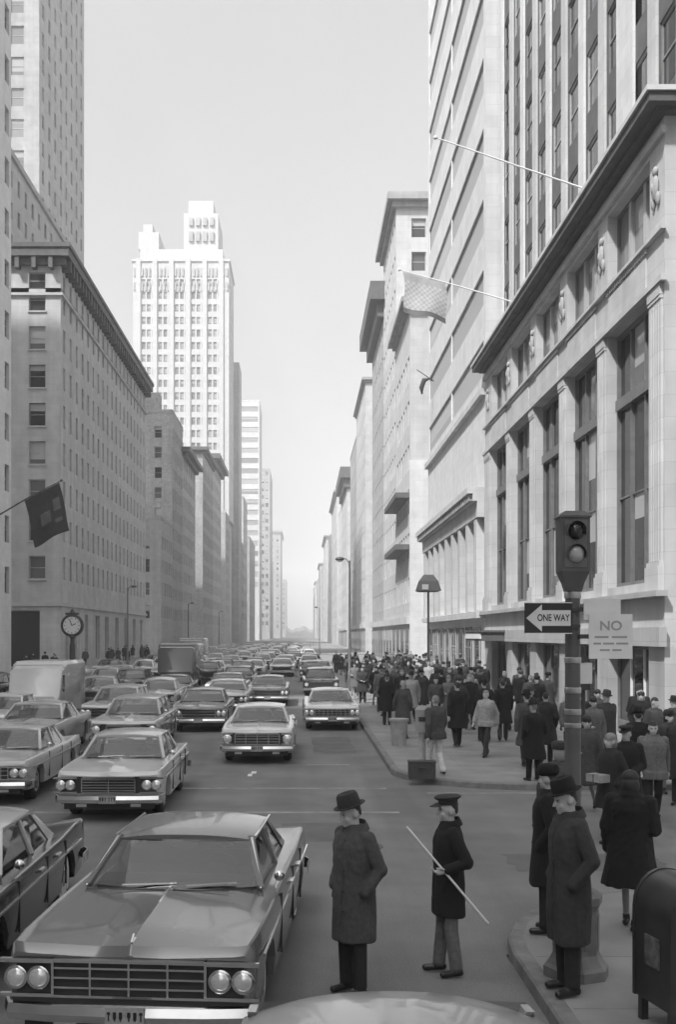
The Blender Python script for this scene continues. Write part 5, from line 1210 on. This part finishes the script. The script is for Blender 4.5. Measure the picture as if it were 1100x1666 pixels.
# at the near corner
P3 = dict(legs=STAND, arms=POCK, yaw=R(-8), pitch=R(16))
person(P3, 'man in long grey overcoat standing on the near kerb with head bowed', 2.36, 9.78, R(-78), CLOTH['dark_grey'], CLOTH['charcoal'], 'fedora', CLOTH['black'], 1.05, KW, hem=0.44, flare=-0.015, bulk=0.98, seed=3.0, folds=0.016)
P4 = dict(legs=STAND, arms=POCK, yaw=R(-20), pitch=R(6))
person(P4, 'person in long black coat half hidden behind the man on the near kerb', 2.62, 11.75, R(-110), CLOTH['black'], CLOTH['charcoal'], 'fur', CLOTH['black'], 1.0, 0.0 if False else KW, hem=0.52, bulk=1.05, seed=4.0, vox=0.011)
P5 = dict(legs=WALK2, arms=ONEHOLD, yaw=R(20), pitch=R(4), hair='bob', lr=(0.07,0.05,0.036))
person(P5, 'woman in bulky black fur coat stepping past the signal pedestal', 3.52, 11.85, R(150), CLOTH['black'], stocking, None, None, 0.97, KW, hem=0.50, flare=0.03, bulk=1.15, seed=5.0, folds=0.022)
P6 = dict(legs=WALK, arms=SWING, yaw=R(0), pitch=R(8))
person(P6, 'man in pale jacket and black trousers crossing the side street towards the camera', 6.22, 19.6, R(-10), CLOTH['grey'], CLOTH['black'], None, None, 1.0, 0.0, hem=0.74, bulk=1.08, seed=6.0, vox=0.012)
# drivers behind the nearest windshields
SIT = [(0.12,-0.42,0.98,0.12,-0.60,0.62),(0.12,-0.42,0.98,0.12,-0.60,0.62)]
WHEELARMS = [A(-0.26,-0.08,1.16,-0.15,-0.36,1.27,(0.3,-0.9,0.2)), A(0.26,-0.08,1.16,0.15,-0.36,1.27,(-0.3,-0.9,0.2))]
PS = dict(legs=SIT, arms=WHEELARMS, yaw=R(5), pitch=R(3))
sit_b = body_mesh(PS, 0.014, 'person'); sit_c = coat_mesh(PS, 0.015, 'coat', hem=0.86, flare=-0.04, seed=30.0)
for x, y, ht, co, lab in ((-0.80, 11.42, 'fedora', 'dark_grey', 'driver in hat behind the windshield of the large grey sedan'), (-3.06, 22.1, None, 'charcoal', 'bareheaded driver of the silver-grey sedan behind the black sedan'), (-5.88, 24.0, 'fedora', 'charcoal', 'driver in hat in the pale sedan cut off by the edge'), (-0.80, 30.7, 'cap', 'dark_grey', 'driver in cap in the lone oncoming light car'), (1.38, 40.5, None, 'charcoal', 'driver of the white sedan close along the sunny kerb'), (-3.42, 11.9, 'fedora', 'black', 'driver in hat in the black sedan at the left edge')):
    o = link('person', sit_b, None, (x, y, -0.47)); o.scale = (0.98,)*3; tag(o, lab, 'person', 'drivers at the wheel')
    c = link('coat', sit_c, o); recolor(c, {CLOTH['dark_grey'].name: CLOTH[co]})
    if ht: put_hat(o, PS, ht, CLOTH['charcoal'])
# ---- crowd: a few figures built once, then copied person by person
random.seed(5)
PROTO = []
for k, (legs, arms, hair, lr, hem, flare, bulk) in enumerate((
        (STAND,POCK,'short',None,0.50,0.02,1.08), (WALK,SWING,'short',None,0.52,0.02,1.05), (WALK2,HANG,'short',None,0.62,0.0,1.02), (STAND,HOLD,'short',None,0.55,0.02,1.08),
        (WALK,ONEHOLD,'bob',(0.07,0.05,0.036),0.50,0.035,0.95), (STAND,HANG,'bob',(0.07,0.05,0.036),0.46,0.03,0.93), (WALK2,POCK,'bob',(0.07,0.05,0.036),0.55,0.04,0.97), (WALK2,SWING,'short',None,0.80,0.0,1.03))):
    P = dict(legs=legs, arms=arms, hair=hair, yaw=R(random.uniform(-25,25)), pitch=R(random.uniform(0,12)))
    if lr: P['lr'] = lr
    PROTO.append((P, body_mesh(P, 0.016, 'person'), coat_mesh(P, 0.017, 'coat', hem=hem, flare=flare, bulk=bulk, seed=k+10.0, folds=0.012), lr is not None))
CN = {'black':'black','charcoal':'charcoal','dark_grey':'dark grey','mid_grey':'mid-grey','grey':'light grey','pale':'pale','white':'white'}
def crowd_person(k, x, y, rz, coat, hat, label, group, z=KW, sc=1.0, legs=None):
    P, bm_, cm_, fem = PROTO[k]
    o = link('person', bm_, None, (x,y,z), rz); o.scale = (sc,)*3; tag(o, label, 'person', group)
    sw = {CLOTH['charcoal'].name: stocking if fem else CLOTH[random.choice(['black','charcoal','dark_grey'])]}
    if random.random() < 0.3: sw[hair_d.name] = hair_g
    if legs: sw[CLOTH['charcoal'].name] = CLOTH[legs]
    recolor(o, sw)
    c = link('coat', cm_, o); recolor(c, {CLOTH['dark_grey'].name: CLOTH[coat]})
    if hat: put_hat(o, P, hat, CLOTH[random.choice(['black','charcoal','dark_grey','mid_grey']) if hat != 'scarf' else 'pale'])
    return o
# people one can pick out by themselves
picked = [
 (1, 5.35, 26.3, 175, 'mid_grey', 'fedora', 'man in mid-grey overcoat with his back turned, nearest on the far sidewalk', 1.02),
 (0, 5.95, 27.0, 160, 'charcoal', None, 'dark-coated bareheaded person beside the nearest grey overcoat on the far sidewalk', 1.0),
 (1, 4.35, 31.0, 185, 'black', None, 'man in black walking away, alone in the gap of the far sidewalk', 1.04),
 (2, 5.35, 32.5, 178, 'black', 'fedora', 'first of two men in black walking away side by side', 1.04),
 (1, 5.95, 32.8, 172, 'black', None, 'second of two men in black walking away, the one nearer the wall', 1.03),
 (7, 3.0, 24.9, 200, 'mid_grey', None, 'person in grey jacket and white trousers beside the packing case', 1.02),
 (5, 3.05, 33.5, 165, 'mid_grey', 'scarf', 'woman with a pale headscarf near the litter basket', 1.0),
 (0, 2.95, 38.5, 150, 'black', 'fedora', 'man in black hat standing at the kerb past the litter basket', 1.0),
 (6, 4.9, 17.6, -60, 'charcoal', None, 'woman in dark coat with a parcel crossing behind the signal pole', 0.98),
 (3, 5.4, 18.4, -20, 'black', 'cap', 'man in black with a cap crossing just behind the woman with a parcel', 1.0),
 (5, 3.62, 15.6, 170, 'mid_grey', 'fur', 'person in grey coat and fur hat crossing behind the black-coated person', 1.0),
 (0, 7.3, 21.3, -30, 'charcoal', 'fedora', 'dark-coated man at the right edge behind the man in pale jacket', 1.03),
 (4, 6.55, 24.9, -5, 'grey', None, 'woman in light coat by the small box sign', 1.0),
 (1, 7.2, 26.2, 10, 'dark_grey', 'fedora', 'man in dark grey coming towards the camera by the bank corner', 1.02),
 (2, 7.9, 24.8, 30, 'mid_grey', None, 'bareheaded man in grey by the bank corner, nearest the right edge', 1.0),
 (6, 8.4, 27.4, -15, 'black', 'scarf', 'woman with a pale headscarf by the bank corner', 1.0),
 (3, 6.0, 29.0, 5, 'charcoal', 'fedora', 'man with arms folded facing the camera on the far sidewalk', 1.0),
 (7, 4.75, 28.6, -40, 'pale', None, 'person in short pale jacket on the far sidewalk behind the grey overcoat', 0.98)]
for i, (k, x, y, a, co, ht) in enumerate(((0,8.6,25.6,20,'dark_grey','fedora'),(2,7.1,28.3,170,'charcoal',None),(6,7.75,29.0,0,'mid_grey',None),(3,8.9,29.2,-20,'black','fedora'),(1,6.75,22.2,160,'black','fedora'),(5,7.6,22.9,10,'dark_grey','fur'),(4,5.3,20.6,-30,'mid_grey',None),(0,5.0,23.0+0.9,200,'black','fedora'),(7,6.6,27.2,0,'grey',None),(2,8.2,23.2,190,'charcoal','cap'))):
    picked.append((k, x, y, a, co, ht, '%s of the people bunched by the bank corner counting from the road, in %s' % (ordn(sorted(q[1] for q in ((0,8.6),(2,7.1),(6,7.75),(3,8.9),(1,6.75),(5,7.6),(4,5.3),(0,5.0),(7,6.6),(2,8.2))).index(x)), CN[co]), random.uniform(0.96,1.03)))
for k, x, y, a, co, ht, lab, sc in picked: crowd_person(k, x, y, R(a), co, ht, lab, 'pedestrians near the corners', 0.0 if y < 23 else KW, sc, 'white' if 'white trousers' in lab else None)
for i, (zz, w_) in enumerate(((0.98,0.32),)):
    pc = furn('parcel', 'pale parcel in the arms of the crossing woman', 'parcel', (4.66, 17.42, zz), R(-60)); m = MB(); m.box(-w_/2,w_/2,-0.1,0.1,0,0.12); m.build('wrapping', CLOTH['pale'], pc); m = MB(); m.box(-0.01,0.01,-0.104,0.104,-0.003,0.123); m.build('string', CLOTH['mid_grey'], pc)
# rows of the crowd farther along
rows = []
taken = [(p_[1], p_[2]) for p_ in picked]
yr = 36.0; ri = 0
while yr < 90:
    n = 8 if yr < 60 else 9
    row = []
    for i in range(n):
        x = KR + 0.5 + (XR-0.8-KR-0.5)*(i+0.5)/n + random.uniform(-0.35, 0.35); yy = yr + random.uniform(-1.0, 1.0)
        if random.random() < (0.30 if yr < 42 else 0.12) or any((x-a)**2+(yy-b)**2 < 0.5 for a, b in taken): continue
        row.append((x, yy)); taken.append((x, yy))
    rows.append(row); yr += 3.0 if yr < 60 else 4.2; ri += 1
for ri, row in enumerate(rows):
    row.sort()
    for i, (x, yy) in enumerate(row):
        k = random.randrange(8); fem = PROTO[k][3]
        coat = random.choice(['black','black','charcoal','charcoal','dark_grey','dark_grey','mid_grey','grey','pale'])
        ht = random.choice(['fedora','fedora','fur',None,None]) if not fem else random.choice([None,None,'scarf','fur'])
        a = random.choice([180, 180, 0, 0, 0]) + random.uniform(-25, 25)
        lab = '%s in %s coat, %s from kerb in the %s row of crowd' % ('woman' if fem else 'man', CN[coat], ordn(i), ordn(ri))
        crowd_person(k, x, yy, R(a), coat, ht, lab, 'crowd on the sunny sidewalk', KW, random.uniform(0.95, 1.05))
# a few on the shaded sidewalk and around the clock
for i in range(26):
    yy = 70 + i*3.1 + random.uniform(-1, 1); x = random.uniform(XL+1.2, KL-0.5)
    if any(s_[2]-0.5 < yy < s_[3]+0.5 for s_ in STREETS): continue
    coat = random.choice(['black','charcoal','dark_grey','mid_grey'])
    crowd_person(random.randrange(8), x, yy, R(random.choice([0,180])+random.uniform(-20,20)), coat, random.choice(['fedora',None,'fur']), '%s pedestrian along the shaded sidewalk, in a %s coat' % (ordn(i), CN[coat]), 'pedestrians on the shaded sidewalk')

# ------------------------------------------------------------------ haze: the winter air of the avenue
hz = MB(); hz.box(-1550, 1550, -300, 2560, -1.05, 150)
hm_ = bpy.data.materials.new('haze_air'); hm_.use_nodes = True; n = hm_.node_tree; n.nodes.clear()
ho = n.nodes.new('ShaderNodeOutputMaterial'); pv = n.nodes.new('ShaderNodeVolumePrincipled'); pv.inputs['Color'].default_value = (1,1,1,1); pv.inputs['Density'].default_value = 0.0007; pv.inputs['Anisotropy'].default_value = 0.0
n.links.new(pv.outputs[0], ho.inputs['Volume'])
tag(hz.build('haze', hm_), 'pale winter haze filling the avenue', 'haze', kind='stuff')
